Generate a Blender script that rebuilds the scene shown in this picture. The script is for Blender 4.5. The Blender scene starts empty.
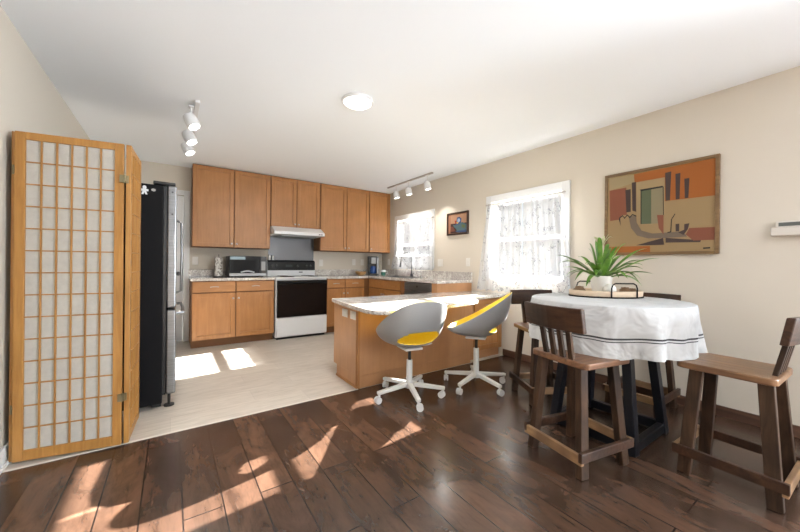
import bpy, bmesh, math, random
from mathutils import Vector, Matrix
random.seed(7)
PI = math.pi
SC = bpy.context.scene
COL = SC.collection

# ------------------------------------------------------------------ camera
cam_d = bpy.data.cameras.new('camera')
cam = bpy.data.objects.new('camera', cam_d)
COL.objects.link(cam)
cam_d.sensor_width = 36.0
cam_d.lens = 328.92 / 800 * 36
cam_d.shift_y = -1.765 / 800
cam_d.clip_start = 0.02
YAW = math.radians(34.744)
ROLL = 0.01
fw = Vector((math.sin(YAW), math.cos(YAW), 0))
rt = Vector((math.cos(YAW), -math.sin(YAW), 0))
up = Vector((0, 0, 1))
rt2 = rt * math.cos(ROLL) + up * math.sin(ROLL)
up2 = up * math.cos(ROLL) - rt * math.sin(ROLL)
m = Matrix((rt2, up2, -fw)).transposed().to_4x4()
m.translation = Vector((0, 0, 1.121))
cam.matrix_world = m
SC.camera = cam

# ------------------------------------------------------------------ world, sun, fill lights, exposure
SC.view_settings.view_transform = 'Standard'
SC.view_settings.look = 'None'
SC.view_settings.gamma = 1.0
SC.view_settings.use_curve_mapping = False
SC.view_settings.exposure = 0.10
w = bpy.data.worlds.new('sky')
SC.world = w
w.use_nodes = True
bg = w.node_tree.nodes['Background']
bg.inputs[0].default_value = (0.86, 0.93, 1.0, 1)
bg.inputs[1].default_value = 0.7

def light(name, kind, loc, energy, color=(1, 1, 1), size=None, direction=None, sy=None, spot=None):
    d = bpy.data.lights.new(name, kind)
    d.energy = energy
    d.color = color
    if kind == 'AREA':
        d.shape = 'RECTANGLE'
        d.size = size
        d.size_y = sy or size
    elif kind == 'SUN':
        d.angle = size
    else:
        d.shadow_soft_size = size
    if spot:
        d.spot_size = spot
        d.spot_blend = 0.6
    o = bpy.data.objects.new(name, d)
    COL.objects.link(o)
    o.location = loc
    if direction is not None:
        o.rotation_euler = Vector(direction).to_track_quat('-Z', 'Y').to_euler()
    return o

light('sun', 'SUN', (8, 4, 6), 270, (1.0, 0.965, 0.92), size=0.007, direction=(-1, -0.092, -0.485))
# area fill lights, added outside the unseen windows behind the camera
light('rear_fill_light', 'AREA', (1.05, -3.0, 1.6), 36, (0.88, 0.94, 1.0), 1.5, (0, 1, .12), 1.1)
light('side_fill_light', 'AREA', (3.62, -1.75, 1.22), 350, (0.86, 0.93, 1.0), 1.6, (-1, 0.32, .04), 1.25)

# ------------------------------------------------------------------ helpers
def tag(o, label=None, cat=None, group=None, kind=None):
    if label: o['label'] = label
    if cat: o['category'] = cat
    if group: o['group'] = group
    if kind: o['kind'] = kind
    return o

def thing(name, label, cat, loc=(0, 0, 0), rz=0.0, group=None):
    o = bpy.data.objects.new(name, None)
    COL.objects.link(o)
    o.location = loc
    o.rotation_euler = (0, 0, rz)
    o.empty_display_size = 0.1
    return tag(o, label, cat, group)

def structure(name, loc=(0, 0, 0), rz=0.0):
    o = bpy.data.objects.new(name, None)
    COL.objects.link(o)
    o.location = loc
    o.rotation_euler = (0, 0, rz)
    return tag(o, kind='structure')

def children(o):
    return [c for c in bpy.data.objects if c.parent == o]

def copy_tree(o, parent=None):
    kids = children(o)
    c = o.copy()
    COL.objects.link(c)
    c.parent = parent
    for k in kids:
        copy_tree(k, c)
    return c

def topmat(o):
    M = Matrix.Identity(4)
    while o is not None:
        M = (Matrix.Translation(o.location) @ o.rotation_euler.to_matrix().to_4x4()) @ M
        o = o.parent
    return M

class MB:
    def __init__(s):
        s.bm = bmesh.new()
    def _post(s, vs, M, mi):
        if M is not None:
            bmesh.ops.transform(s.bm, matrix=M, verts=vs)
        if mi:
            fs = set(f for v in vs for f in v.link_faces)
            for f in fs: f.material_index = mi
    def box(s, x0, x1, y0, y1, z0, z1, M=None, mi=0):
        vs = [s.bm.verts.new(p) for p in ((x0,y0,z0),(x1,y0,z0),(x1,y1,z0),(x0,y1,z0),(x0,y0,z1),(x1,y0,z1),(x1,y1,z1),(x0,y1,z1))]
        for f in ((0,3,2,1),(4,5,6,7),(0,1,5,4),(1,2,6,5),(2,3,7,6),(3,0,4,7)):
            s.bm.faces.new([vs[i] for i in f])
        s._post(vs, M, mi)
        return s
    def hexa(s, pts, mi=0):
        vs = [s.bm.verts.new(p) for p in pts]
        for f in ((0,3,2,1),(4,5,6,7),(0,1,5,4),(1,2,6,5),(2,3,7,6),(3,0,4,7)):
            s.bm.faces.new([vs[i] for i in f])
        s._post(vs, None, mi)
        return s
    def prism(s, poly, h0, h1, M=None, mi=0):
        """poly in xy, extruded h0..h1 in z, then M"""
        a = [s.bm.verts.new((x, y, h0)) for x, y in poly]
        b = [s.bm.verts.new((x, y, h1)) for x, y in poly]
        n = len(poly)
        s.bm.faces.new(a[::-1]); s.bm.faces.new(b)
        for i in range(n):
            s.bm.faces.new((a[i], a[(i+1) % n], b[(i+1) % n], b[i]))
        s._post(a + b, M, mi)
        return s
    def beam(s, p, q, w, t, side=(0, 0, 1), mi=0, taper=1.0):
        """bar from p to q; w along `side`-ish, t across"""
        p, q = Vector(p), Vector(q)
        d = (q - p).normalized()
        a = Vector(side); a = (a - d * a.dot(d)).normalized()
        b = d.cross(a)
        pts = []
        for c, k in ((p, 1.0), (q, taper)):
            for i, j in ((-1,-1),(1,-1),(1,1),(-1,1)):
                pts.append(c + a * (i * w * k / 2) + b * (j * t * k / 2))
        return s.hexa(pts, mi)
    def cyl(s, p, q, r0, r1=None, n=20, mi=0, caps=True):
        p, q = Vector(p), Vector(q)
        if r1 is None: r1 = r0
        d = (q - p).normalized()
        a = d.orthogonal().normalized(); b = d.cross(a)
        A = []; B = []
        for i in range(n):
            t = 2 * PI * i / n
            u = a * math.cos(t) + b * math.sin(t)
            A.append(s.bm.verts.new(p + u * r0)); B.append(s.bm.verts.new(q + u * r1))
        fs = []
        for i in range(n):
            fs.append(s.bm.faces.new((A[i], A[(i+1) % n], B[(i+1) % n], B[i])))
        if caps:
            fs.append(s.bm.faces.new(A[::-1])); fs.append(s.bm.faces.new(B))
        for f in fs: f.material_index = mi
        return s
    def tube(s, pts, r, n=10, mi=0, rs=None):
        pts = [Vector(p) for p in pts]
        rings = []
        prev = None
        for i, p in enumerate(pts):
            d = (pts[min(i+1, len(pts)-1)] - pts[max(i-1, 0)]).normalized()
            if prev is None: a = d.orthogonal().normalized()
            else: a = (prev - d * prev.dot(d)).normalized()
            prev = a
            b = d.cross(a)
            rr = rs[i] if rs else r
            rings.append([s.bm.verts.new(p + (a * math.cos(2*PI*k/n) + b * math.sin(2*PI*k/n)) * rr) for k in range(n)])
        fs = []
        for A, B in zip(rings, rings[1:]):
            for k in range(n):
                fs.append(s.bm.faces.new((A[k], A[(k+1) % n], B[(k+1) % n], B[k])))
        fs.append(s.bm.faces.new(rings[0][::-1])); fs.append(s.bm.faces.new(rings[-1]))
        for f in fs: f.material_index = mi
        return s
    def lathe(s, prof, n=28, c=(0, 0, 0), sx=1, sy=1, mi=0, M=None):
        rings = []
        allv = []
        for r, z in prof:
            if r < 1e-6:
                v = s.bm.verts.new((c[0], c[1], c[2] + z)); rings.append([v]); allv.append(v)
            else:
                R = [s.bm.verts.new((c[0] + r*sx*math.cos(2*PI*k/n), c[1] + r*sy*math.sin(2*PI*k/n), c[2] + z)) for k in range(n)]
                rings.append(R); allv += R
        for A, B in zip(rings, rings[1:]):
            if len(A) == 1 and len(B) == 1: continue
            for k in range(n):
                if len(A) == 1: f = s.bm.faces.new((A[0], B[(k+1) % n], B[k]))
                elif len(B) == 1: f = s.bm.faces.new((A[k], A[(k+1) % n], B[0]))
                else: f = s.bm.faces.new((A[k], A[(k+1) % n], B[(k+1) % n], B[k]))
                f.material_index = mi
        if M is not None: bmesh.ops.transform(s.bm, matrix=M, verts=allv)
        return s
    def grid(s, fn, nu, nv, mi=0, closed_u=False):
        V = [[s.bm.verts.new(fn(i / nu, j / nv)) for j in range(nv + 1)] for i in range(nu + (0 if closed_u else 1))]
        N = len(V)
        for i in range(nu):
            for j in range(nv):
                A, B = V[i], V[(i + 1) % N]
                f = s.bm.faces.new((A[j], B[j], B[j+1], A[j+1]))
                f.material_index = mi(i / nu, (j + .5) / nv) if callable(mi) else mi
        return s
    def build(s, name, mats, parent=None, world=True, smooth=False, bevel=0, seg=2, solid=0, sub=0, label=None, fix=True, weld=False):
        if weld: bmesh.ops.remove_doubles(s.bm, verts=s.bm.verts, dist=1e-5)
        if fix: bmesh.ops.recalc_face_normals(s.bm, faces=s.bm.faces)
        me = bpy.data.meshes.new(name)
        if world and parent is not None:
            bmesh.ops.transform(s.bm, matrix=topmat(parent).inverted(), verts=s.bm.verts)
        s.bm.to_mesh(me); s.bm.free()
        if not isinstance(mats, (list, tuple)): mats = [mats]
        for q in mats: me.materials.append(q)
        o = bpy.data.objects.new(name, me)
        COL.objects.link(o)
        o.parent = parent
        if smooth:
            for p in me.polygons: p.use_smooth = True
            if smooth != 'all':
                me.set_sharp_from_angle(angle=math.radians(40))
        if solid:
            md = o.modifiers.new('thickness', 'SOLIDIFY'); md.thickness = abs(solid); md.offset = -1 if solid > 0 else 1
            if len(mats) > 1 and solid < 0: md.material_offset = 1; md.material_offset_rim = 0
        if sub:
            md = o.modifiers.new('smooth', 'SUBSURF'); md.levels = sub; md.render_levels = sub
        if bevel:
            md = o.modifiers.new('bevel', 'BEVEL'); md.width = bevel; md.segments = seg; md.limit_method = 'ANGLE'; md.angle_limit = math.radians(40)
        if label: o['label'] = label
        return o

def bx(name, dims, mat, parent=None, bevel=0.0, **k):
    return MB().box(*dims).build(name, mat, parent, bevel=bevel, **k)

# ------------------------------------------------------------------ materials
MATS = {}
def newmat(name):
    m = bpy.data.materials.new(name); m.use_nodes = True
    nt = m.node_tree
    return m, nt, nt.nodes['Principled BSDF']

def flat(name, col, rough=0.5, metal=0.0, emit=0.0, spec=None, coat=0.0, trans=0.0):
    if name in MATS: return MATS[name]
    m, nt, b = newmat(name)
    b.inputs['Base Color'].default_value = (*col, 1)
    b.inputs['Roughness'].default_value = rough
    b.inputs['Metallic'].default_value = metal
    if spec is not None: b.inputs['Specular IOR Level'].default_value = spec
    if coat: b.inputs['Coat Weight'].default_value = coat
    if trans: b.inputs['Transmission Weight'].default_value = trans
    if emit:
        b.inputs['Emission Color'].default_value = (1, 0.97, 0.9, 1)
        b.inputs['Emission Strength'].default_value = emit
    # fine procedural variation so that no surface is dead flat
    n = nt.nodes.new('ShaderNodeTexNoise'); n.inputs['Scale'].default_value = 60
    tc = nt.nodes.new('ShaderNodeTexCoord'); nt.links.new(tc.outputs['Object'], n.inputs['Vector'])
    bp = nt.nodes.new('ShaderNodeBump'); bp.inputs['Strength'].default_value = 0.03; bp.inputs['Distance'].default_value = 0.01
    nt.links.new(n.outputs['Fac'], bp.inputs['Height']); nt.links.new(bp.outputs['Normal'], b.inputs['Normal'])
    MATS[name] = m
    return m

def mixcol(nt, fac, a, b, blend='MIX'):
    n = nt.nodes.new('ShaderNodeMix'); n.data_type = 'RGBA'; n.blend_type = blend
    for sock, v in ((n.inputs[0], fac), (n.inputs[6], a), (n.inputs[7], b)):
        if hasattr(v, 'is_linked'): nt.links.new(v, sock)
        elif isinstance(v, (int, float)): sock.default_value = v
        else: sock.default_value = (*v, 1)
    return n.outputs[2]

def ramp(nt, fac, stops):
    r = nt.nodes.new('ShaderNodeValToRGB')
    nt.links.new(fac, r.inputs[0])
    e = r.color_ramp.elements
    e[0].position, e[0].color = stops[0][0], (*stops[0][1], 1)
    e[1].position, e[1].color = stops[-1][0], (*stops[-1][1], 1)
    for p, c in stops[1:-1]:
        q = e.new(p); q.color = (*c, 1)
    return r.outputs[0]

def texco(nt, scale=(1, 1, 1), loc=(0, 0, 0), rot=(0, 0, 0)):
    tc = nt.nodes.new('ShaderNodeTexCoord'); mp = nt.nodes.new('ShaderNodeMapping')
    nt.links.new(tc.outputs['Object'], mp.inputs['Vector'])
    mp.inputs['Scale'].default_value = scale; mp.inputs['Location'].default_value = loc; mp.inputs['Rotation'].default_value = rot
    return mp.outputs[0]

def noise(nt, vec, scale, detail=4, rough=0.55, dist=0.0):
    n = nt.nodes.new('ShaderNodeTexNoise')
    nt.links.new(vec, n.inputs['Vector'])
    n.inputs['Scale'].default_value = scale; n.inputs['Detail'].default_value = detail
    n.inputs['Roughness'].default_value = rough; n.inputs['Distortion'].default_value = dist
    return n.outputs['Fac']

def wood(name, c1, c2, axis='z', scale=1.0, rough=0.4, dark=None, contrast=(0.35, 0.65), coat=0.0, bump=0.1, spec=0.5):
    if name in MATS: return MATS[name]
    m, nt, b = newmat(name)
    s = {'x': (1.2, 14, 14), 'y': (14, 1.2, 14), 'z': (14, 14, 1.2)}[axis]
    v = texco(nt, tuple(q * scale for q in s))
    n1 = noise(nt, v, 2.0, 6, 0.6, 0.6)
    c = ramp(nt, n1, [(contrast[0], c1), (contrast[1], c2)])
    v2 = texco(nt, (2.2, 2.2, 2.2), (3, 1, 2))
    n2 = noise(nt, v2, 2.0, 3)
    if dark: 
        f = ramp(nt, n2, [(0.42, (0, 0, 0)), (0.68, (0.8, 0.8, 0.8))])
        c = mixcol(nt, f, c, dark)
    else:
        f = ramp(nt, n2, [(0.3, (0.9, 0.9, 0.9)), (0.7, (1.06, 1.06, 1.06))])
        c = mixcol(nt, 1.0, c, f, 'MULTIPLY')
    nt.links.new(c, b.inputs['Base Color'])
    b.inputs['Roughness'].default_value = rough
    b.inputs['Specular IOR Level'].default_value = spec
    if coat: b.inputs['Coat Weight'].default_value = coat; b.inputs['Coat Roughness'].default_value = 0.25
    bp = nt.nodes.new('ShaderNodeBump'); bp.inputs['Strength'].default_value = bump; bp.inputs['Distance'].default_value = 0.01
    nt.links.new(n1, bp.inputs['Height']); nt.links.new(bp.outputs['Normal'], b.inputs['Normal'])
    MATS[name] = m
    return m

MAPLE = wood('maple', (0.34, 0.145, 0.043), (0.44, 0.205, 0.068), 'z', 1, 0.38, contrast=(0.25, 0.75), bump=0.03)
MAPLEX = wood('maple_horizontal', (0.34, 0.145, 0.043), (0.44, 0.205, 0.068), 'x', 1, 0.38, contrast=(0.25, 0.75), bump=0.03)
MAPLEL = wood('maple_panel', (0.42, 0.21, 0.095), (0.49, 0.255, 0.12), 'z', 1, 0.4, contrast=(0.25, 0.75), bump=0.03)
SHADOWGAP = flat('cabinet_carcass', (0.20, 0.085, 0.028), 0.6)  # carcass colour darkened to paint in the shade between doors
BAMBOO = wood('screen_wood', (0.31, 0.140, 0.030), (0.41, 0.20, 0.050), 'z', 1.6, 0.45, bump=0.04)
WALNUT = wood('stool_wood', (0.026, 0.015, 0.009), (0.082, 0.043, 0.024), 'z', 1.0, 0.5, dark=(0.012, 0.009, 0.008), bump=0.25, spec=.2)
WALNUTX = wood('stool_wood_horizontal', (0.034, 0.016, 0.010), (0.078, 0.037, 0.020), 'y', 1.0, 0.38, dark=(0.02, 0.013, 0.010), bump=0.25, spec=.25)
SEATA = wood('stool_seat_dark', (0.10, 0.043, 0.019), (0.24, 0.11, 0.048), 'x', 1.0, 0.4, dark=(0.05, 0.024, 0.014), bump=0.2)
SEATB = wood('stool_seat_light', (0.13, 0.062, 0.026), (0.24, 0.12, 0.05), 'x', 1.0, 0.35, dark=(0.11, 0.052, 0.025), bump=0.2)
STRETCH = wood('stretcher_wood', (0.22, 0.12, 0.055), (0.36, 0.215, 0.105), 'y', 1.0, 0.45, dark=(0.12, 0.065, 0.035), bump=0.25)
BLACKWOOD = flat('black_painted_wood', (0.005, 0.006, 0.010), 0.4, spec=.25)
WALL = flat('wall_paint', (0.60, 0.55, 0.475), 0.85)
CEIL = flat('ceiling_paint', (0.85, 0.89, 0.935), 0.9)
WHITE = flat('white_trim', (0.74, 0.75, 0.76), 0.4)
WHITEG = flat('white_enamel', (0.78, 0.80, 0.82), 0.22)
BLACKG = flat('black_glass', (0.006, 0.006, 0.007), 0.08)
BLACKP = flat('black_plastic', (0.012, 0.012, 0.013), 0.35)
BLACKM = flat('black_enamel', (0.005, 0.005, 0.006), 0.6, spec=.12)
CHROME = flat('chrome', (0.75, 0.75, 0.76), 0.15, 1.0)
NICKEL = flat('brushed_nickel', (0.45, 0.43, 0.40), 0.3, 1.0)
DARKMET = flat('dark_metal', (0.10, 0.10, 0.11), 0.35, 0.8)
PLASTICW = flat('white_plastic', (0.70, 0.68, 0.64), 0.35)
GREYW = flat('chair_base_white', (0.74, 0.74, 0.73), 0.35)
BASEB = wood('dark_baseboard', (0.055, 0.026, 0.016), (0.12, 0.06, 0.038), 'y', 0.6, 0.4)

def steel():
    m, nt, b = newmat('brushed_steel')
    v = texco(nt, (2, 2, 120))
    n = noise(nt, v, 3, 3)
    c = ramp(nt, n, [(0.3, (0.17, 0.173, 0.178)), (0.7, (0.27, 0.275, 0.28))])
    nt.links.new(c, b.inputs['Base Color'])
    b.inputs['Metallic'].default_value = 0.9; b.inputs['Roughness'].default_value = 0.34
    return m
STEEL = steel()

def granite():
    m, nt, b = newmat('granite')
    v = texco(nt)
    a = noise(nt, v, 55, 6, 0.75)
    c = ramp(nt, a, [(0.33, (0.07, 0.06, 0.06)), (0.41, (0.36, 0.32, 0.29)), (0.5, (0.66, 0.64, 0.60)), (0.66, (0.82, 0.81, 0.78))])
    a2 = noise(nt, v, 9, 5, 0.6, 0.8)
    f = ramp(nt, a2, [(0.42, (0, 0, 0)), (0.56, (0.85, 0.85, 0.85))])
    vo = nt.nodes.new('ShaderNodeTexVoronoi'); nt.links.new(v, vo.inputs['Vector']); vo.inputs['Scale'].default_value = 90
    c2 = ramp(nt, vo.outputs['Distance'], [(0.15, (0.10, 0.09, 0.10)), (0.5, (0.50, 0.45, 0.42))])
    c = mixcol(nt, f, c, c2)
    nt.links.new(c, b.inputs['Base Color'])
    b.inputs['Roughness'].default_value = 0.12
    return m
GRANITE = granite()

def tile_floor():
    m, nt, b = newmat('kitchen_vinyl')
    v = texco(nt, (1, 1, 1))
    br = nt.nodes.new('ShaderNodeTexBrick'); nt.links.new(v, br.inputs['Vector'])
    br.inputs['Color1'].default_value = (0.54, 0.49, 0.43, 1); br.inputs['Color2'].default_value = (0.49, 0.44, 0.385, 1)
    br.inputs['Mortar'].default_value = (0.44, 0.395, 0.345, 1)
    br.inputs['Scale'].default_value = 1.0; br.inputs['Brick Width'].default_value = 0.95; br.inputs['Row Height'].default_value = 0.24
    br.inputs['Mortar Size'].default_value = 0.002; br.offset = 0.4
    v2 = texco(nt, (1.5, 12, 1))
    n = noise(nt, v2, 3, 6, 0.65, 0.7)
    f = ramp(nt, n, [(0.3, (0.83, 0.81, 0.79)), (0.5, (0.98, 0.98, 0.98)), (0.7, (1.12, 1.12, 1.12))])
    c = mixcol(nt, 1.0, br.outputs['Color'], f, 'MULTIPLY')
    nt.links.new(c, b.inputs['Base Color'])
    b.inputs['Roughness'].default_value = 0.42
    return m
TILE = tile_floor()

def wood_floor():
    m, nt, b = newmat('dark_plank_floor')
    # planks run along world Y: swap axes for the brick pattern
    tc = nt.nodes.new('ShaderNodeTexCoord'); sp = nt.nodes.new('ShaderNodeSeparateXYZ'); cb = nt.nodes.new('ShaderNodeCombineXYZ')
    nt.links.new(tc.outputs['Object'], sp.inputs[0])
    ad = nt.nodes.new('ShaderNodeMath'); ad.operation = 'ADD'; ad.inputs[1].default_value = 0.109 + 0.158 * 40
    nt.links.new(sp.outputs['X'], ad.inputs[0])
    ad2 = nt.nodes.new('ShaderNodeMath'); ad2.operation = 'ADD'; ad2.inputs[1].default_value = 20.26
    nt.links.new(sp.outputs['Y'], ad2.inputs[0])
    nt.links.new(ad2.outputs[0], cb.inputs[0]); nt.links.new(ad.outputs[0], cb.inputs[1])
    br = nt.nodes.new('ShaderNodeTexBrick'); nt.links.new(cb.outputs[0], br.inputs['Vector'])
    br.inputs['Color1'].default_value = (0.0, 0.0, 0.0, 1); br.inputs['Color2'].default_value = (1, 1, 1, 1)
    br.inputs['Mortar'].default_value = (0.5, 0.5, 0.5, 1)
    br.inputs['Scale'].default_value = 1.0; br.inputs['Brick Width'].default_value = 1.22; br.inputs['Row Height'].default_value = 0.158
    br.inputs['Mortar Size'].default_value = 0.0035; br.inputs['Mortar Smooth'].default_value = 0.2; br.offset = 0.37; br.offset_frequency = 2
    br.inputs['Bias'].default_value = 0.0
    pl = ramp(nt, br.outputs['Color'], [(0.0, (0.050, 0.028, 0.018)), (0.5, (0.070, 0.038, 0.025)), (1.0, (0.092, 0.050, 0.032))])
    v2 = texco(nt, (13, 1.6, 1))
    g = noise(nt, v2, 2.6, 9, 0.72, 0.15)
    f = ramp(nt, g, [(0.28, (0.50, 0.48, 0.48)), (0.48, (1.0, 1.0, 1.0)), (0.75, (1.10, 1.09, 1.08))])
    c = mixcol(nt, 1.0, pl, f, 'MULTIPLY')
    v3 = texco(nt, (2.2, 1.0, 1))
    k = noise(nt, v3, 2.6, 5, 0.65, 1.0)
    f3 = ramp(nt, k, [(0.32, (0.48, 0.46, 0.46)), (0.52, (1.0, 1.0, 1.0)), (0.70, (1.4, 1.32, 1.26))])
    c = mixcol(nt, 1.0, c, f3, 'MULTIPLY')
    c = mixcol(nt, br.outputs['Fac'], c, (0.010, 0.006, 0.005))
    nt.links.new(c, b.inputs['Base Color'])
    r = ramp(nt, g, [(0.3, (0.23, 0.23, 0.23)), (0.7, (0.27, 0.27, 0.27))])
    nt.links.new(r, b.inputs['Roughness'])
    b.inputs['Specular IOR Level'].default_value = 0.55
    bp = nt.nodes.new('ShaderNodeBump'); bp.inputs['Strength'].default_value = 0.02; bp.inputs['Distance'].default_value = 0.004
    mh = nt.nodes.new('ShaderNodeMath'); mh.operation = 'SUBTRACT'
    nt.links.new(g, mh.inputs[0]); nt.links.new(br.outputs['Fac'], mh.inputs[1])
    nt.links.new(mh.outputs[0], bp.inputs['Height']); nt.links.new(bp.outputs['Normal'], b.inputs['Normal'])
    return m
PLANKS = wood_floor()

def paper():
    m, nt, b = newmat('rice_paper')
    v = texco(nt)
    c = ramp(nt, noise(nt, v, 25, 5, 0.7), [(0.3, (0.50, 0.475, 0.43)), (0.7, (0.60, 0.57, 0.52))])
    nt.links.new(c, b.inputs['Base Color']); b.inputs['Roughness'].default_value = 0.9
    b.inputs['Specular IOR Level'].default_value = 0.1
    t = nt.nodes.new('ShaderNodeBsdfTranslucent'); t.inputs[0].default_value = (0.6, 0.56, 0.5, 1)
    mx = nt.nodes.new('ShaderNodeMixShader'); mx.inputs[0].default_value = 0.25
    nt.links.new(b.outputs[0], mx.inputs[1]); nt.links.new(t.outputs[0], mx.inputs[2])
    nt.links.new(mx.outputs[0], nt.nodes['Material Output'].inputs[0])
    return m
PAPER = paper()

def sheer(name, opacity, pattern=True):
    m, nt, b = newmat(name)
    nt.nodes.remove(b)
    v = texco(nt, (1, 1, 1))
    col = (0.64, 0.65, 0.67)
    df = nt.nodes.new('ShaderNodeBsdfDiffuse'); tl = nt.nodes.new('ShaderNodeBsdfTranslucent'); tp = nt.nodes.new('ShaderNodeBsdfTransparent')
    a = noise(nt, v, 15, 2, 0.5, 1.6)
    line = ramp(nt, a, [(0.455, (0, 0, 0)), (0.485, (1, 1, 1)), (0.515, (1, 1, 1)), (0.545, (0, 0, 0))])
    k = noise(nt, texco(nt, (1, 1, 1), (4, 2, 7)), 9, 2, 0.5)
    msk = ramp(nt, k, [(0.49, (0, 0, 0)), (0.56, (1, 1, 1))])
    pat = mixcol(nt, 1.0, line, msk, 'MULTIPLY')
    c = mixcol(nt, pat, col, (0.24, 0.25, 0.28))
    nt.links.new(c, df.inputs[0]); nt.links.new(c, tl.inputs[0])
    m1 = nt.nodes.new('ShaderNodeMixShader'); m1.inputs[0].default_value = 0.002
    nt.links.new(df.outputs[0], m1.inputs[1]); nt.links.new(tl.outputs[0], m1.inputs[2])
    m2 = nt.nodes.new('ShaderNodeMixShader')
    op = nt.nodes.new('ShaderNodeMath'); op.operation = 'MULTIPLY_ADD'; op.inputs[1].default_value = 0.12; op.inputs[2].default_value = opacity; op.use_clamp = True
    nt.links.new(pat, op.inputs[0]); nt.links.new(op.outputs[0], m2.inputs[0])
    nt.links.new(tp.outputs[0], m2.inputs[1]); nt.links.new(m1.outputs[0], m2.inputs[2])
    nt.links.new(m2.outputs[0], nt.nodes['Material Output'].inputs[0])
    return m
SHEER = sheer('sheer_curtain', 0.72)
SHEERD = sheer('dense_sheer', 0.93)

def pane():
    m, nt, b = newmat('window_glass')
    nt.nodes.remove(b)
    tp = nt.nodes.new('ShaderNodeBsdfTransparent'); tp.inputs[0].default_value = (0.97, 0.98, 0.98, 1)
    gl = nt.nodes.new('ShaderNodeBsdfGlossy'); gl.inputs['Roughness'].default_value = 0.02
    fr = nt.nodes.new('ShaderNodeFresnel'); fr.inputs[0].default_value = 1.12
    mx = nt.nodes.new('ShaderNodeMixShader')
    nt.links.new(fr.outputs[0], mx.inputs[0]); nt.links.new(tp.outputs[0], mx.inputs[1]); nt.links.new(gl.outputs[0], mx.inputs[2])
    nt.links.new(mx.outputs[0], nt.nodes['Material Output'].inputs[0])
    return m
GLASS = pane()

def cloth():
    m, nt, b = newmat('white_tablecloth')
    v = texco(nt)
    n1 = noise(nt, v, 5, 3, 0.5, 0.6)
    bp = nt.nodes.new('ShaderNodeBump'); bp.inputs['Strength'].default_value = 1.0; bp.inputs['Distance'].default_value = 0.05
    nt.links.new(n1, bp.inputs['Height']); nt.links.new(bp.outputs['Normal'], b.inputs['Normal'])
    b.inputs['Base Color'].default_value = (0.50, 0.51, 0.52, 1); b.inputs['Roughness'].default_value = 0.8
    b.inputs['Specular IOR Level'].default_value = 0.2
    return m
CLOTH = cloth()

# ================================================================== the room
XR, XL, YB, YF, H = 3.417, -0.753, 5.56, -2.8, 2.465
YS = 2.623
st = lambda o: tag(o, kind='structure')
st(bx('floor_wood', (XL - .12, XR + .12, YF - .12, YS, -.05, 0), PLANKS))
st(bx('floor_kitchen', (XL - .12, XR + .12, YS, YB + .12, -.05, 0), TILE))
st(bx('ceiling', (XL - .12, XR + .12, YF - .12, YB + .12, H, H + .08), CEIL))
st(bx('wall_left', (XL - .12, XL, YF - .12, YB + .12, 0, H), WALL))
# back wall with the door opening
DX0, DX1, DZ = -0.62, 0.135, 2.06
MB().box(XL, DX0, YB, YB + .12, 0, H).box(DX1, XR, YB, YB + .12, 0, H).box(DX0, DX1, YB, YB + .12, DZ, H)
st(MB().box(XL, DX0, YB, YB + .12, 0, H).box(DX1, XR, YB, YB + .12, 0, H).box(DX0, DX1, YB, YB + .12, DZ, H).build('wall_back', WALL))
# right wall with openings: (y0, y1, z0, z1)
W1 = (4.06, 5.0, 1.09, 1.915)
W2 = (1.90, 2.835, 0.96, 1.93)
W3 = (-2.6, -0.9, 0.55, 1.9)  # unseen opening behind the camera, added for the side fill light
b = MB(); ys = YF
for (a0, a1, c0, c1) in (W3, W2, W1):
    b.box(XR, XR + .12, ys, a0, 0, H); b.box(XR, XR + .12, a0, a1, 0, c0); b.box(XR, XR + .12, a0, a1, c1, H); ys = a1
b.box(XR, XR + .12, ys, YB, 0, H)
st(b.build('wall_right', WALL))
# unseen wall behind the camera; its window is added to admit the fill light
RW = (0.35, 1.75, 1.05, 2.15)
st(MB().box(XL, RW[0], YF - .12, YF, 0, H).box(RW[1], XR, YF - .12, YF, 0, H).box(RW[0], RW[1], YF - .12, YF, RW[3], H).box(RW[0], RW[1], YF - .12, YF, 0, RW[2]).build('wall_front', WALL))
g = structure('window_4', (1.05, YF, RW[2]))
x0, x1, z0, z1 = RW
MB().box(x0, x0 + .05, YF - .1, YF, z0, z1).box(x1 - .05, x1, YF - .1, YF, z0, z1).box(1.02, 1.08, YF - .1, YF, z0, z1).box(x0, x1, YF - .1, YF, z1 - .05, z1).box(x0, x1, YF - .1, YF, z0, z0 + .05).build('window_frame', WHITE, g, bevel=.004)
for a_, b_ in ((x0 + .05, 1.02), (1.08, x1 - .05)):
    bx('pane', (a_, b_, YF - .055, YF - .05, z0 + .05, z1 - .05), GLASS, g)

st(bx('baseboard_right', (XR - .014, XR, YF, 2.64, 0, .079), BASEB, bevel=.003))
st(MB().box(XL, XL + .014, YF, 5.5, 0, .10).box(XL + .014, XL + .026, YF, 5.5, 0, .018).build('baseboard_left', WHITE, bevel=.003))
st(bx('trim_1', (XL, 1.375, YS - .008, YS + .008, 0, .004), flat('seam_strip', (0.62, 0.58, 0.52), 0.4)))

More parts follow.
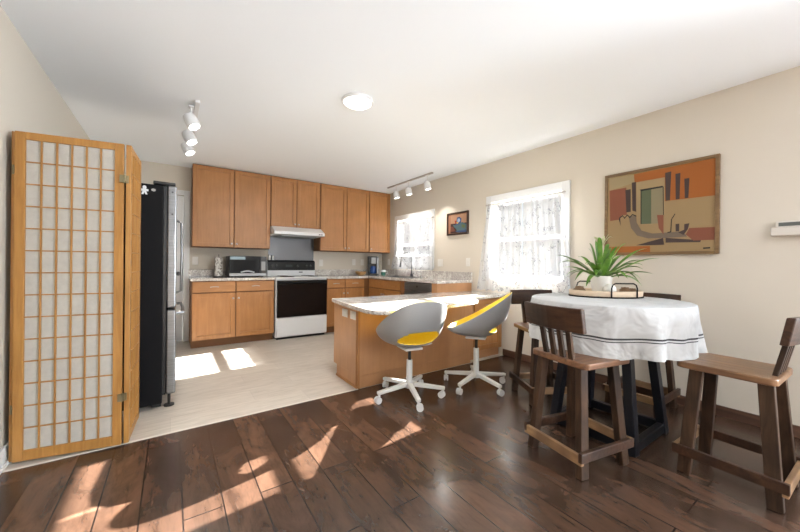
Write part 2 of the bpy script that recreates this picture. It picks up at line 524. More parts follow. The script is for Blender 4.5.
# door 1 in the back wall, white casing and leaf
d1 = structure('door_1', (-.24, YB, 0))
MB().box(DX0 - .07, DX0, YB - .018, YB, 0, DZ + .07).box(DX1, DX1 + .07, YB - .018, YB, 0, DZ + .07).box(DX0, DX1, YB - .018, YB, DZ, DZ + .07).build('door_casing', WHITE, d1, bevel=.004)
b = MB().box(DX0 + .005, DX1 - .005, YB + .01, YB + .045, .01, DZ - .005)
for (z0, z1) in ((.18, .95), (1.07, 1.93)):
    for (x0, x1) in ((DX0 + .10, -.285), (-.20, DX1 - .10)):
        b.box(x0, x1, YB + .002, YB + .012, z0, z1)
b.build('door_leaf', WHITE, d1, bevel=.006)
MB().cyl((.075, YB - .045, .96), (.075, YB + .01, .96), .012).lathe([(0, 0), (.018, .004), (.028, .016), (.028, .03), (.016, .04), (0, .042)], M=Matrix.Translation((.075, YB - .035, .96)) @ Matrix.Rotation(PI / 2, 4, 'X')).build('door_knob', DARKMET, d1, smooth=True)

def window(n, W, grid=True):
    y0, y1, z0, z1 = W
    t = structure('window_%d' % n, (XR, (y0 + y1) / 2, z0))
    cw = .088
    MB().box(XR - .02, XR, y0 - cw, y0, z0 - .02, z1 + cw).box(XR - .02, XR, y1, y1 + cw, z0 - .02, z1 + cw).box(XR - .02, XR, y0, y1, z1, z1 + cw).build('window_casing', WHITE, t, bevel=.004)
    bx('window_sill', (XR - .024, XR + .04, y0 - cw, y1 + cw, z0 - .03, z0), WHITE, t, bevel=.004)
    zm = (z0 + z1) / 2 + (-.035 if n == 1 else 0); f = .035
    b = MB()
    for (a, c, xo) in ((z0, zm + .02, 0.05), (zm - .02, z1, 0.075)):
        x0 = XR + xo; x1 = x0 + .025
        b.box(x0, x1, y0, y0 + f, a, c).box(x0, x1, y1 - f, y1, a, c).box(x0, x1, y0 + f, y1 - f, a, a + f + .005).box(x0, x1, y0 + f, y1 - f, c - f - .005, c)
        if grid:
            b.box(x0 + .004, x1 - .004, (y0 + y1) / 2 - .011, (y0 + y1) / 2 + .011, a + f, c - f)
    b.build('window_frame', flat('sash_paint', (.42, .43, .45), .5), t)
    MB().box(XR + .061, XR + .064, y0 + f, y1 - f, z0 + f, zm).box(XR + .086, XR + .089, y0 + f, y1 - f, zm, z1 - f).build('pane', GLASS, t)
    return t
window(1, W1); window(2, W2, False); window(3, W3, False)  # the third is added out of view to admit the side fill

# ================================================================== kitchen cabinets
def MF(x, y, z=0, rz=0): return Matrix.Translation((x, y, z)) @ Matrix.Rotation(rz, 4, 'Z')

def cab_door(par, M, x0, x1, z0, z1, knob=None, mat=None, g=.003, name='door'):
    fr = .055; x0 += g; x1 -= g; z0 += g; z1 -= g
    b = MB()
    b.box(x0, x0 + fr, -.021, -.001, z0, z1, M).box(x1 - fr, x1, -.021, -.001, z0, z1, M)
    b.box(x0 + fr, x1 - fr, -.021, -.001, z0, z0 + fr, M).box(x0 + fr, x1 - fr, -.021, -.001, z1 - fr, z1, M)
    b.box(x0 + fr, x1 - fr, -.012, -.002, z0 + fr, z1 - fr, M)
    o = b.build(name, mat or MAPLE, par, bevel=.0025)
    if knob:
        kx, kz = knob
        MM = M @ Matrix.Translation((kx, -.021, kz)) @ Matrix.Rotation(PI / 2, 4, 'X')
        MB().lathe([(0, 0), (.005, 0), (.005, .012), (.013, .018), (.014, .024), (.008, .029), (0, .030)], n=16, M=MM).build('knob', NICKEL, o, smooth=True)
    return o

def drawer(par, M, x0, x1, z0, z1, pull=True, g=.003, mat=None):
    o = MB().box(x0 + g, x1 - g, -.021, -.001, z0 + g, z1 - g, M).build('drawer', mat or MAPLEX, par, bevel=.005)
    if pull:
        c = (x0 + x1) / 2; zc = (z0 + z1) / 2; h = .048
        pts = [M @ Vector(p) for p in ((c - h, -.02, zc), (c - h, -.038, zc), (c - h * .6, -.046, zc + .004), (c, -.049, zc + .006), (c + h * .6, -.046, zc + .004), (c + h, -.038, zc), (c + h, -.02, zc))]
        MB().tube(pts, .0048, 8).build('drawer_pull', NICKEL, o, smooth=True)
    return o

YD = 4.973   # carcass face, doors stand 21 mm proud
I0 = MF(0, YD)
# base cabinet left of the stove
c = thing('base_cabinet', 'maple base cabinet with two drawers over two doors, left of the stove', 'cabinet', (.72, 5.25, 0))
MB().box(.208, 1.227, YD, YB - .01, .10, .876).box(.208, 1.227, YD + .07, YB - .01, 0, .10).build('carcass', SHADOWGAP, c, bevel=.002)
for x0, x1 in ((.215, .716), (.722, 1.222)): drawer(c, I0, x0, x1, .725, .868)
cab_door(c, I0, .215, .716, .108, .718, (.685, .64)); cab_door(c, I0, .722, 1.222, .108, .718, (.753, .64))
# base cabinet right of the stove
c = thing('base_cabinet', 'maple base cabinet with two narrow drawers and doors, right of the stove', 'cabinet', (2.4, 5.25, 0))
MB().box(2.026, 2.80, YD, YB - .01, .10, .876).box(2.026, 2.80, YD + .07, YB - .01, 0, .10).build('carcass', SHADOWGAP, c, bevel=.002)
for x0, x1 in ((2.03, 2.34), (2.35, 2.70)): 
    drawer(c, I0, x0, x1, .725, .868)
    cab_door(c, I0, x0, x1, .108, .718, (x1 - .03 if x0 < 2.2 else x0 + .03, .64))
# sink cabinet on the right wall
XD = 2.801
def ML(y): return MF(XD, y, 0, -PI / 2)
c = thing('sink_cabinet', 'maple corner sink cabinet with a long false drawer front under the window', 'cabinet', (3.1, 4.4, 0))
MB().box(XD, XR - .005, 3.90, YD - .002, .10, .70).box(XD, XD + .02, 3.90, YD - .002, .70, .876).box(XD + .02, XR - .005, 3.90, 3.92, .70, .876).box(XD + .07, XR - .005, 3.90, YD - .002, 0, .10).build('carcass', SHADOWGAP, c)
M_ = ML(YD - .03)
drawer(c, M_, .0, .94, .725, .868, pull=False)
cab_door(c, M_, .0, .468, .108, .718, (.44, .64)); cab_door(c, M_, .472, .94, .108, .718, (.50, .64))
# dishwasher
c = thing('dishwasher', 'stainless steel dishwasher set in the counter run under the window', 'dishwasher', (3.1, 3.58, 0))
bx('body', (XD + .01, XR - .01, 3.285, 3.88, .02, .868), BLACKP, c)
M_ = ML(3.88)
MB().box(.0, .595, -.028, .009, .11, .755, M_).build('door', STEEL, c, bevel=.004)
MB().box(.0, .595, -.030, .009, .76, .862, M_).build('control_panel', STEEL, c, bevel=.004)
MB().cyl(M_ @ Vector((.30, -.034, .815)), M_ @ Vector((.30, -.029, .815)), .012).build('button', BLACKP, c)
MB().tube([M_ @ Vector(p) for p in ((.05, -.03, .70), (.05, -.06, .70), (.545, -.06, .70), (.545, -.03, .70))], .008, 8).build('handle', BLACKP, c, smooth=True)
MB().box(.0, .595, .05, .06, .0, .11, M_).build('kick_plate', BLACKP, c)
# end panel of the sink run
c = thing('end_panel', 'pale maple end panel closing the sink counter run beside the dishwasher', 'cabinet panel', (3.1, 3.2, 0))
MB().box(XD - .021, XR - .005, 3.175, 3.195, .0, .876).box(XD - .021, XD, 3.196, 3.28, .1, .876).build('panel', MAPLEL, c, bevel=.002)

# counters (granite): left piece, and the L shaped piece round the corner with a sink cut out
bv = .004
c = thing('countertop', 'speckled granite countertop left of the stove under the microwave', 'countertop', (.72, 5.25, .877))
bx('slab', (.195, 1.232, 4.935, YB - .005, .877, .914), GRANITE, c, bevel=bv)
bx('backsplash', (.195, 1.232, YB - .026, YB - .004, .9145, 1.015), GRANITE, c, bevel=.003)
c = thing('countertop', 'speckled granite countertop running round the corner under the sink window', 'countertop', (3.0, 4.9, .877))
SX0, SX1, SY0, SY1 = 2.88, 3.25, 4.02, 4.75
poly_bits = ((2.022, XR - .005, 4.935, YB - .005), (2.765, XR - .005, SY1, 4.935), (2.765, SX0, SY0, SY1), (SX1, XR - .005, SY0, SY1), (2.765, XR - .005, 3.16, SY0))
b = MB()
for x0, x1, y0, y1 in poly_bits: b.box(x0, x1, y0, y1, .877, .914)
b.build('slab', GRANITE, c, bevel=0)
MB().box(2.022, XR - .03, YB - .026, YB - .004, .9145, 1.015).box(XR - .026, XR - .004, 3.16, YB - .004, .9145, 1.02).build('backsplash', GRANITE, c, bevel=.003)
# sink
c = thing('kitchen_sink', 'stainless sink bowl set in the granite counter under the faucet', 'sink', (3.06, 4.38, .9))
MB().box(SX0 + .001, SX1 - .001, SY0 + .001, SY1 - .001, .715, .72).box(SX0 + .001, SX0 + .012, SY0, SY1, .72, .917).box(SX1 - .012, SX1 - .001, SY0, SY1, .72, .917).box(SX0 + .012, SX1 - .012, SY0 + .001, SY0 + .012, .72, .917).box(SX0 + .012, SX1 - .012, SY1 - .012, SY1 - .001, .72, .917).build('bowl', STEEL, c)
MB().cyl((3.06, 4.4, .72), (3.06, 4.4, .724), .04).build('drain', CHROME, c)
# faucet
c = thing('faucet', 'tall chrome gooseneck faucet arching over the sink before the window', 'faucet', (3.31, 4.43, .914))
pts = [(3.31, 4.43, .916), (3.31, 4.43, 1.18)]
for k in range(13):
    a = PI * k / 12 * 1.06
    pts.append((3.31 - .105 + .105 * math.cos(a), 4.43 + .01 * k / 12, 1.20 + .115 * math.sin(a)))
pts.append((3.095, 4.445, 1.145))
MB().tube(pts, .0095, 12).build('spout', DARKMET if False else flat('faucet_steel', (0.30, 0.30, 0.31), 0.25, 0.9), c, smooth=True)
MB().cyl((3.096, 4.445, 1.15), (3.088, 4.446, 1.075), .013, .018).build('spray_head', DARKMET, c, smooth=True)
MB().cyl((3.31, 4.43, .915), (3.31, 4.43, .965), .023).build('base', DARKMET, c, smooth=True)
MB().tube([(3.31, 4.41, .95), (3.31, 4.37, .965), (3.30, 4.345, 1.01)], .006, 8).build('lever', CHROME, c, smooth=True)
c = thing('soap_dispenser', 'small chrome soap pump standing on the counter right of the faucet', 'soap dispenser', (3.32, 4.18, .914))
MB().cyl((3.32, 4.18, .915), (3.32, 4.18, .94), .018).cyl((3.32, 4.18, .94), (3.32, 4.18, 1.0), .007).build('pump', CHROME, c, smooth=True)
MB().tube([(3.32, 4.18, 1.0), (3.29, 4.18, 1.012), (3.25, 4.18, 1.0)], .006, 8).build('nozzle', CHROME, c, smooth=True)

# upper cabinets
YU = 5.273; IU = MF(0, YU)
def upper(label, x0, x1, z0, doors, loc):
    c = thing('wall_cabinet', label, 'cabinet', loc)
    bx('carcass', (x0, x1, YU, YB - .004, z0, H - .006), SHADOWGAP, c, bevel=.002)
    for a, q, kn in doors: cab_door(c, IU, a, q, z0 + .004, H - .012, kn)
    return c
upper('large maple wall cabinet with two tall doors, left of the range hood', .221, 1.232, 1.333, ((.224, .730, (.70, 1.39)), (.734, 1.228, (.765, 1.39))), (.73, 5.4, 1.333))
upper('short maple wall cabinet with two doors directly above the range hood', 1.236, 2.02, 1.684, ((1.240, 1.627, (1.60, 1.735)), (1.631, 2.016, (1.658, 1.735))), (1.63, 5.4, 1.684))
upper('maple wall cabinet with two tall doors, just right of the range hood', 2.024, 2.951, 1.333, ((2.03, 2.503, (2.472, 1.39)), (2.507, 2.948, (2.537, 1.39))), (2.5, 5.4, 1.333))
upper('narrow maple wall cabinet with one door in the right-hand corner', 2.955, XR - .004, 1.333, ((2.959, XR - .008, (2.99, 1.39)),), (3.2, 5.4, 1.333))

# range hood
c = thing('range_hood', 'white under-cabinet range hood above the stove', 'range hood', (1.63, 5.3, 1.545))
PM = Matrix(((0, 0, 1, 0), (1, 0, 0, 0), (0, 1, 0, 0), (0, 0, 0, 1)))  # poly xy -> world yz, extrude -> x
MB().prism([(YB - .005, 1.683), (5.20, 1.683), (5.04, 1.60), (5.04, 1.556), (YB - .005, 1.545)], 1.238, 2.018, PM).build('hood_body', WHITEG, c, bevel=.004)
bx('filter', (1.36, 1.90, 5.10, 5.46, 1.535, 1.546), STEEL, c)
MB().box(1.92, 1.945, 5.035, 5.041, 1.57, 1.585).box(1.955, 1.98, 5.035, 5.041, 1.57, 1.585).build('switch', BLACKP, c)
st_ = bx('stove_splash_panel', (1.27, 2.02, YB - .008, YB - .003, .93, 1.544), flat('splash_steel', (0.11, 0.11, 0.115), 0.3, 0.6))
tag(st_, 'stainless steel splash panel on the wall between stove and range hood', 'wall panel')

# stove
c = thing('kitchen_range', 'white freestanding electric stove with black glass oven door', 'stove', (1.62, 5.2, 0))
SX, SXX = 1.240, 2.016
bx('body', (SX, SXX, 4.94, YB - .02, .03, .895), WHITEG, c, bevel=.004)
bx('cooktop', (SX - .002, SXX + .002, 4.905, 5.46, .896, .914), WHITEG, c, bevel=.005)
for x, y, r in ((1.43, 5.03, .10), (1.83, 5.03, .08), (1.43, 5.30, .08), (1.83, 5.30, .10)):
    b = MB()
    for q in (.35, .6, .85, 1.0): b.tube([(x + r * q * math.cos(a * PI / 9), y + r * q * math.sin(a * PI / 9), .920) for a in range(19)], .0035, 6)
    b.build('burner', BLACKP, c)
o = bx('oven_door', (SX + .01, SXX - .006, 4.905, 4.939, .325, .868), BLACKG, c, bevel=.006)
bx('door_window', (SX + .15, SXX - .15, 4.9035, 4.906, .43, .72), flat('oven_window', (0.008, 0.008, 0.009), 0.12), o)
MB().box(SX + .02, SXX - .02, 4.865, 4.885, .815, .845).box(SX + .03, SX + .06, 4.884, 4.906, .818, .842).box(SXX - .06, SXX - .03, 4.884, 4.906, .818, .842).build('oven_handle', BLACKM, o, bevel=.004)
bx('storage_drawer', (SX + .01, SXX - .006, 4.905, 4.939, .045, .315), WHITEG, c, bevel=.006)
bx('base', (SX + .02, SXX - .02, 4.96, 5.5, 0, .03), BLACKP, c)
MB().prism([(5.47, .915), (YB - .022, .915), (YB - .022, 1.165), (5.50, 1.165), (5.465, 1.14), (5.462, 1.0)], SX, SXX, PM).build('backguard', WHITEG, c, bevel=.003)
o = MB().prism([(5.466, 1.005), (5.455, 1.005), (5.458, 1.14), (5.495, 1.168), (5.50, 1.168)], SX + .004, SXX - .004, PM).build('control_panel', flat('microwave_black', (.006, .006, .007), .35, spec=.2), c)
for x in (1.31, 1.38, 1.72, 1.87, 1.94):
    MB().cyl((x, 5.458, 1.075), (x, 5.435, 1.075), .019, .016).build('knob', BLACKP, o, smooth=True)
bx('clock_display', (1.52, 1.63, 5.452, 5.457, 1.055, 1.095), flat('dark_display', (0.04, 0.05, 0.05), 0.1), o)
bx('badge', (1.74, 1.80, 5.458, 5.462, .965, .98), BLACKP, c)
for x, y, lab in ((1.285, 5.50, 'white salt shaker on the stove top edge, nearest the microwave'), (1.335, 5.50, 'white pepper shaker on the stove top edge, right one of the pair')):
    t = thing('shaker', lab, 'shaker', (x, 5.515, 1.169), group='shakers on the stove')
    MB().lathe([(0, 0), (.020, 0), (.019, .05), (.015, .06), (0, .062)], c=(x, 5.515, 1.169), n=16).build('body', WHITEG, t, smooth=True)
    MB().lathe([(0, .0), (.0155, 0), (.013, .012), (0, .014)], c=(x, 5.515, 1.2285), n=16).build('cap', WHITE, t, smooth=True)

# microwave
c = thing('microwave', 'black and stainless microwave standing on the left counter', 'microwave', (.90, 5.3, .915))
MX0, MX1, MY = .655, 1.150, 5.125
bx('body', (MX0, MX1, MY, 5.50, .925, 1.215), flat('dark_enamel', (0.05, 0.05, 0.05), 0.4), c, bevel=.006)
for x, y in ((.70, 5.17), (1.10, 5.17), (.70, 5.45), (1.10, 5.45)): MB().cyl((x, y, .9155), (x, y, .926), .012).build('foot', BLACKP, c)
o = bx('door', (MX0, 1.055, MY - .022, MY - .001, .975, 1.215), flat('microwave_black', (.006, .006, .007), .35, spec=.2), c, bevel=.004)
bx('door_window', (MX0 + .05, 1.0, MY - .024, MY - .021, 1.0, 1.16), flat('mesh_window', (0.006, 0.006, 0.007), 0.45, spec=.15), o)
bx('painted_reflection', (MX0 + .01, .86, MY - .025, MY - .021, 1.165, 1.205), flat('reflection_blue', (0.25, 0.36, 0.42), 0.2), o, label='pale blue painted window reflection')  # window reflection on the door, painted as a pale blue strip
MB().tube([(.80 + .035 * k - .0, MY - .03 - .012 * math.sin(PI * k / 5), .985 + .018 * math.sin(PI * k / 5)) for k in range(6)], .009, 8).build('handle', WHITEG, o, smooth=True)
bx('lower_trim', (MX0, MX1, MY - .023, MY - .001, .93, .972), STEEL, c, bevel=.003)
o = bx('control_panel', (1.058, MX1, MY - .022, MY - .001, .975, 1.215), BLACKP, c, bevel=.003)
bx('keypad', (1.075, 1.130, MY - .025, MY - .021, 1.01, 1.14), flat('keypad_grey', (0.32, 0.33, 0.34), 0.4), o)

# paper towel roll
c = thing('paper_towel_roll', 'white patterned paper towel roll on an upright holder left of the microwave', 'paper towel', (.55, 5.33, .915))
def towelmat():
    m, nt, b = newmat('towel_print')
    k = noise(nt, texco(nt), 28, 3, 0.6)
    cc = ramp(nt, k, [(0.50, (0.72, 0.70, 0.66)), (0.58, (0.28, 0.25, 0.22))])
    nt.links.new(cc, b.inputs['Base Color']); b.inputs['Roughness'].default_value = .85
    return m
MB().cyl((.55, 5.33, .9155), (.55, 5.33, .925), .062, n=24).build('holder_base', BLACKP, c, smooth=True)
MB().cyl((.55, 5.33, .926), (.55, 5.33, 1.195), .056, .046, n=28).build('roll', towelmat(), c, smooth=True)
MB().cyl((.55, 5.33, 1.196), (.55, 5.33, 1.235), .004, n=10).build('holder_rod', BLACKP, c, smooth=True)

# coffee maker
c = thing('coffee_maker', 'black and chrome drip coffee maker with blue carafe in the corner', 'coffee maker', (3.08, 5.32, .915), rz=math.radians(-25))
b = MB().box(-.095, .095, -.12, .10, 0.001, .03).box(-.095, .095, .02, .10, .03, .33).box(-.095, .095, -.10, .10, .24, .33)
b.build('body', BLACKP, c, world=False, bevel=.008)
MB().box(.060, .093, -.112, -.101, .03, .32).build('side_trim', STEEL, c, world=False, bevel=.002)
MB().box(-.042, .042, -.112, -.101, .21, .325).build('front_panel', STEEL, c, world=False, bevel=.002)
o = MB().lathe([(0, 0), (.05, 0), (.062, .03), (.06, .09), (.045, .125), (.045, .135), (0, .135)], c=(0, -.045, .031)).build('carafe', flat('blue_glass', (0.02, 0.06, 0.22), 0.08), c, world=False, smooth=True)
MB().box(-.101, .101, -.115, .102, .331, .345).build('lid', BLACKP, c, world=False, bevel=.005)
# wooden bowl
c = thing('wooden_bowl', 'round wooden bowl on the counter left of the coffee maker', 'bowl', (2.83, 5.33, .915))
MB().lathe([(0, 0.001), (.055, .001), (.09, .03), (.105, .07), (.098, .07), (.082, .034), (.05, .012), (0, .010)], c=(2.83, 5.33, .915)).build('shell', wood('bowl_wood', (.42, .22, .08), (.60, .36, .15), 'x'), c, smooth=True)
for k, (x, y) in enumerate(((2.80, 5.32), (2.86, 5.31), (2.83, 5.37))):
    o = MB().lathe([(0, -.03), (.02, -.022), (.03, 0), (.02, .022), (0, .03)], c=(x, y, .965), n=16).build('garlic_bulb', flat('garlic', (0.75, 0.70, 0.60), 0.5), None, smooth=True)
    tag(o, 'pale round bulb lying in the wooden bowl on the back counter', 'vegetable', 'pale bulbs in the wooden bowl')
# teal mug
c = thing('mug', 'teal mug with a white rim standing right of the coffee maker', 'mug', (3.17, 5.10, .915))
MB().lathe([(0, .001), (.036, .001), (.042, .03), (.042, .062), (.038, .062), (.036, .012), (0, .01)], c=(3.17, 5.10, .915)).build('cup', flat('teal_glaze', (0.06, 0.20, 0.16), 0.2), c, smooth=True)
MB().lathe([(.042, .062), (.043, .10), (.039, .10), (.038, .062)], c=(3.17, 5.10, .915)).build('rim', WHITEG, c, smooth=True, label='white glazed rim')
MB().tube([(3.205, 5.075, .995), (3.235, 5.053, .985), (3.238, 5.05, .955), (3.208, 5.073, .94)], .005, 8).build('handle', WHITEG, c, smooth=True)

# outlets and switches
def outlet(label, M, w=.072, h=.115, kind='outlet', slots=1, group=None):
    c = thing('wall_outlet' if kind == 'outlet' else 'light_switch', label, kind, M.translation, group=group)
    MB().box(-w / 2, w / 2, -.006, -.0005, -h / 2, h / 2, M).build('cover_plate', PLASTICW, c, bevel=.002)
    for i in range(slots):
        x = (i - (slots - 1) / 2) * .046
        MB().box(x - .017, x + .017, -.009, -.006, -min(.034, h / 2 - .014), min(.034, h / 2 - .014), M).build('socket' if kind == 'outlet' else 'rocker', PLASTICW, c, bevel=.002)
outlet('white wall switch on the back wall above the left counter beside the door', MF(.275, YB, 1.14), kind='switch')
outlet('white wall outlet on the back wall just right of the stove', MF(2.16, YB, 1.13))
outlet('white wall outlet on the back wall left of the coffee maker', MF(2.80, YB, 1.15))
outlet('white wall outlet on the back wall directly behind the coffee maker', MF(2.98, YB, 1.15))
outlet('white outlet on the right wall in the corner beside the sink window', MF(XR, 5.30, 1.16, -PI / 2))
outlet('white double switch plate on the right wall between sink window and small picture', MF(XR, 3.83, 1.15, -PI / 2), w=.117, kind='switch', slots=2)
outlet('white outlet on the right wall below the small picture', MF(XR, 3.25, 1.16, -PI / 2))

# ================================================================== peninsula desk
c = thing('peninsula_cabinet', 'maple back and end panels of the peninsula under the granite desk top', 'cabinet', (2.1, 2.9, 0))
MB().box(1.375, 2.82, 2.631, 3.16, .11, .729).box(1.375, 2.82, 2.631, 3.085, 0, .11).build('body', MAPLEL, c, bevel=.003)
MB().box(1.366, 1.374, 2.631, 3.08, 0, .02).box(1.366, 1.374, 2.645, 2.66, .02, .72).build('edge_strip', MAPLE, c)
bx('corner_strip', (1.372, 1.392, 2.624, 2.6305, .0, .729), MAPLE, c)
c = thing('desk_cabinet', 'maple cabinet with one drawer over one door against the right wall', 'cabinet', (3.1, 2.9, 0))
MB().box(2.822, XR - .016, 2.655, 3.16, .10, .729).box(2.822, XR - .016, 2.70, 3.16, 0, .10).build('carcass', MAPLEL, c, bevel=.002)
MP = MF(0, 2.655)
drawer(c, MP, 2.885, 3.36, .575, .715, mat=MAPLEX); cab_door(c, MP, 2.885, 3.36, .115, .565, (2.93, .52), mat=MAPLE)
c = thing('countertop', 'long granite desk top with a rounded front overhang on the peninsula', 'countertop', (2.2, 2.7, .73))
poly = [(1.345, 3.155), (1.30, 2.80), (1.27, 2.50), (1.255, 2.28), (1.275, 2.18), (1.34, 2.125), (1.45, 2.11), (1.95, 2.15), (2.35, 2.215), (2.55, 2.28), (2.63, 2.36), (2.68, 2.48), (2.76, 2.53), (3.10, 2.57), (XR - .004, 2.60), (XR - .004, 3.155)]
MB().prism(poly, .7305, .765).build('slab', GRANITE, c, bevel=.004)
for i, (y, z) in enumerate(((2.90, .648), (2.725, .648))):
    outlet(('white outlet on the end of the peninsula, the one nearer the stove', 'white outlet on the end of the peninsula, the one nearer the swivel chairs')[i], MF(1.375, y, z, -PI / 2), w=.115, h=.075, slots=2, group='outlets on the peninsula end')

# ================================================================== fridge
c = thing('refrigerator', 'tall black refrigerator with stainless doors behind the folding screen', 'refrigerator', (-.38, 3.55, 0))
FY0, FY1 = 3.10, 3.93
bx('body', (-.715, -.055, FY0, FY1, .035, 1.705), BLACKM, c, bevel=.006)
for y_ in (FY0, FY1 - .10): bx('hinge_cover', (-.12, .02, y_, y_ + .10, 1.713, 1.735), BLACKP, c, bevel=.004)
bx('gasket', (-.054, -.034, FY0 + .006, FY1 - .006, .10, 1.70), BLACKP, c)
o = bx('fridge_door', (-.033, .030, FY0, FY1, .765, 1.712), STEEL, c, bevel=.012, seg=3)
MB().tube([(.03, FY1 - .06, .82), (.075, FY1 - .06, .84), (.080, FY1 - .06, 1.20), (.075, FY1 - .06, 1.50), (.03, FY1 - .06, 1.53)], .012, 10).build('door_handle', STEEL, o, smooth=True)
for z in (1.66, 1.49): MB().cyl((.0, FY0 - .002, z), (.0, FY0 + .002, z), .007).build('screw_cap', BLACKP, o)
o = bx('freezer_door', (-.033, .030, FY0, FY1, .10, .75), STEEL, c, bevel=.012, seg=3)
MB().tube([(.03, FY0 + .06, .715), (.075, FY0 + .07, .72), (.082, (FY0 + FY1) / 2, .72), (.075, FY1 - .07, .72), (.03, FY1 - .06, .715)], .012, 10).build('freezer_handle', STEEL, o, smooth=True)
for y in (FY0 + .04, FY1 - .04):
    MB().cyl((-.01, y, .0), (-.01, y, .012), .035, n=16).cyl((-.01, y, .012), (-.01, y, .10), .01, n=10).build('foot', BLACKP, c)
MB().box(-.68, -.62, FY0 + .05, FY1 - .05, 0, .035).box(-.12, -.06, FY0 + .05, FY1 - .05, 0, .035).build('base_rail', BLACKP, c)
# magnets on its side
t = MB()
MY_ = Matrix.Translation((-.172, FY0 - .001, 1.655)) @ Matrix.Rotation(PI / 2, 4, 'X')
t.prism([(.012 * math.cos(a * PI / 6), .020 + .014 * math.sin(a * PI / 6)) for a in range(12)], 0, .004, MY_)
t.prism([(-.022, -.008), (-.024, .006), (-.010, .010), (.010, .010), (.024, .006), (.022, -.008), (.011, -.006), (.018, -.032), (.006, -.032), (0, -.016), (-.006, -.032), (-.018, -.032), (-.011, -.006)], 0, .004, MY_)
tag(t.build('fridge_magnet', WHITE), 'small white figure-shaped magnet high on the black fridge side', 'magnet')
t = MB().prism([(.014 * math.cos(a * PI / 8), .010 * math.sin(a * PI / 8)) for a in range(16)], 0, .006, Matrix.Translation((-.118, FY0 - .001, 1.662)) @ Matrix.Rotation(PI / 2, 4, 'X'))
tag(t.build('fridge_magnet', NICKEL), 'small grey oval magnet beside the white figure magnet on the fridge', 'magnet')

# ================================================================== folding shoji screen
c = thing('folding_screen', 'golden wood folding shoji screen with white paper panes beside the left wall', 'folding screen', (-.45, 2.65, 0))
def shoji(p0, p1, name, z0=.012, z1=1.832, cols=6, rows=14, T=.019):
    p0, p1 = Vector((*p0, 0)), Vector((*p1, 0)); L = (p1 - p0).length
    ang = math.atan2(p1.y - p0.y, p1.x - p0.x)
    M = Matrix.Translation(p0) @ Matrix.Rotation(ang, 4, 'Z')
    fw_ = .043
    b = MB().box(0, fw_, 0, T, z0, z1, M).box(L - fw_, L, 0, T, z0, z1, M).box(fw_, L - fw_, 0.001, T - .001, z0, z0 + .058, M).box(fw_, L - fw_, 0.001, T - .001, z1 - .042, z1, M)
    o = b.build(name, BAMBOO, c, bevel=.002)
    x0, x1 = fw_, L - fw_; a, q = z0 + .058, z1 - .042
    b = MB()
    for i in range(1, cols):
        x = x0 + (x1 - x0) * i / cols; b.box(x - .0035, x + .0035, .001 - (T > .02) * .004, .0095, a, q, M)
    for j in range(1, rows):
        z = a + (q - a) * j / rows; b.box(x0, x1, .002 - (T > .02) * .004, .0085, z - .0035, z + .0035, M)
    b.build('lattice', BAMBOO, o)
    MB().box(x0, x1, .0098, .0108, a, q, M).build('paper', PAPER, o)
    return o
shoji((-.712, 2.682), (-.245, 2.592), 'panel')
shoji((-.209, 2.598), (-.184, 2.985), 'panel', T=.025)
shoji((-.735, 3.02), (-.728, 2.70), 'panel', cols=6)
for z in (.30, 1.62):
    MB().box(-.262, -.244, 2.578, 2.590, z - .022, z + .022).box(-.234, -.220, 2.584, 2.5975, z - .022, z + .022).cyl((-.240, 2.583, z - .025), (-.240, 2.583, z + .025), .005, n=10).build('hinge', flat('brass', (0.20, 0.17, 0.10), 0.4, 0.9), c)
    MB().box(-.7165, -.7135, 2.684, 2.700, z - .022, z + .022).cyl((-.719, 2.690, z - .025), (-.719, 2.690, z + .025), .004, n=10).build('hinge', flat('brass', (0.20, 0.17, 0.10), 0.4, 0.9), c)

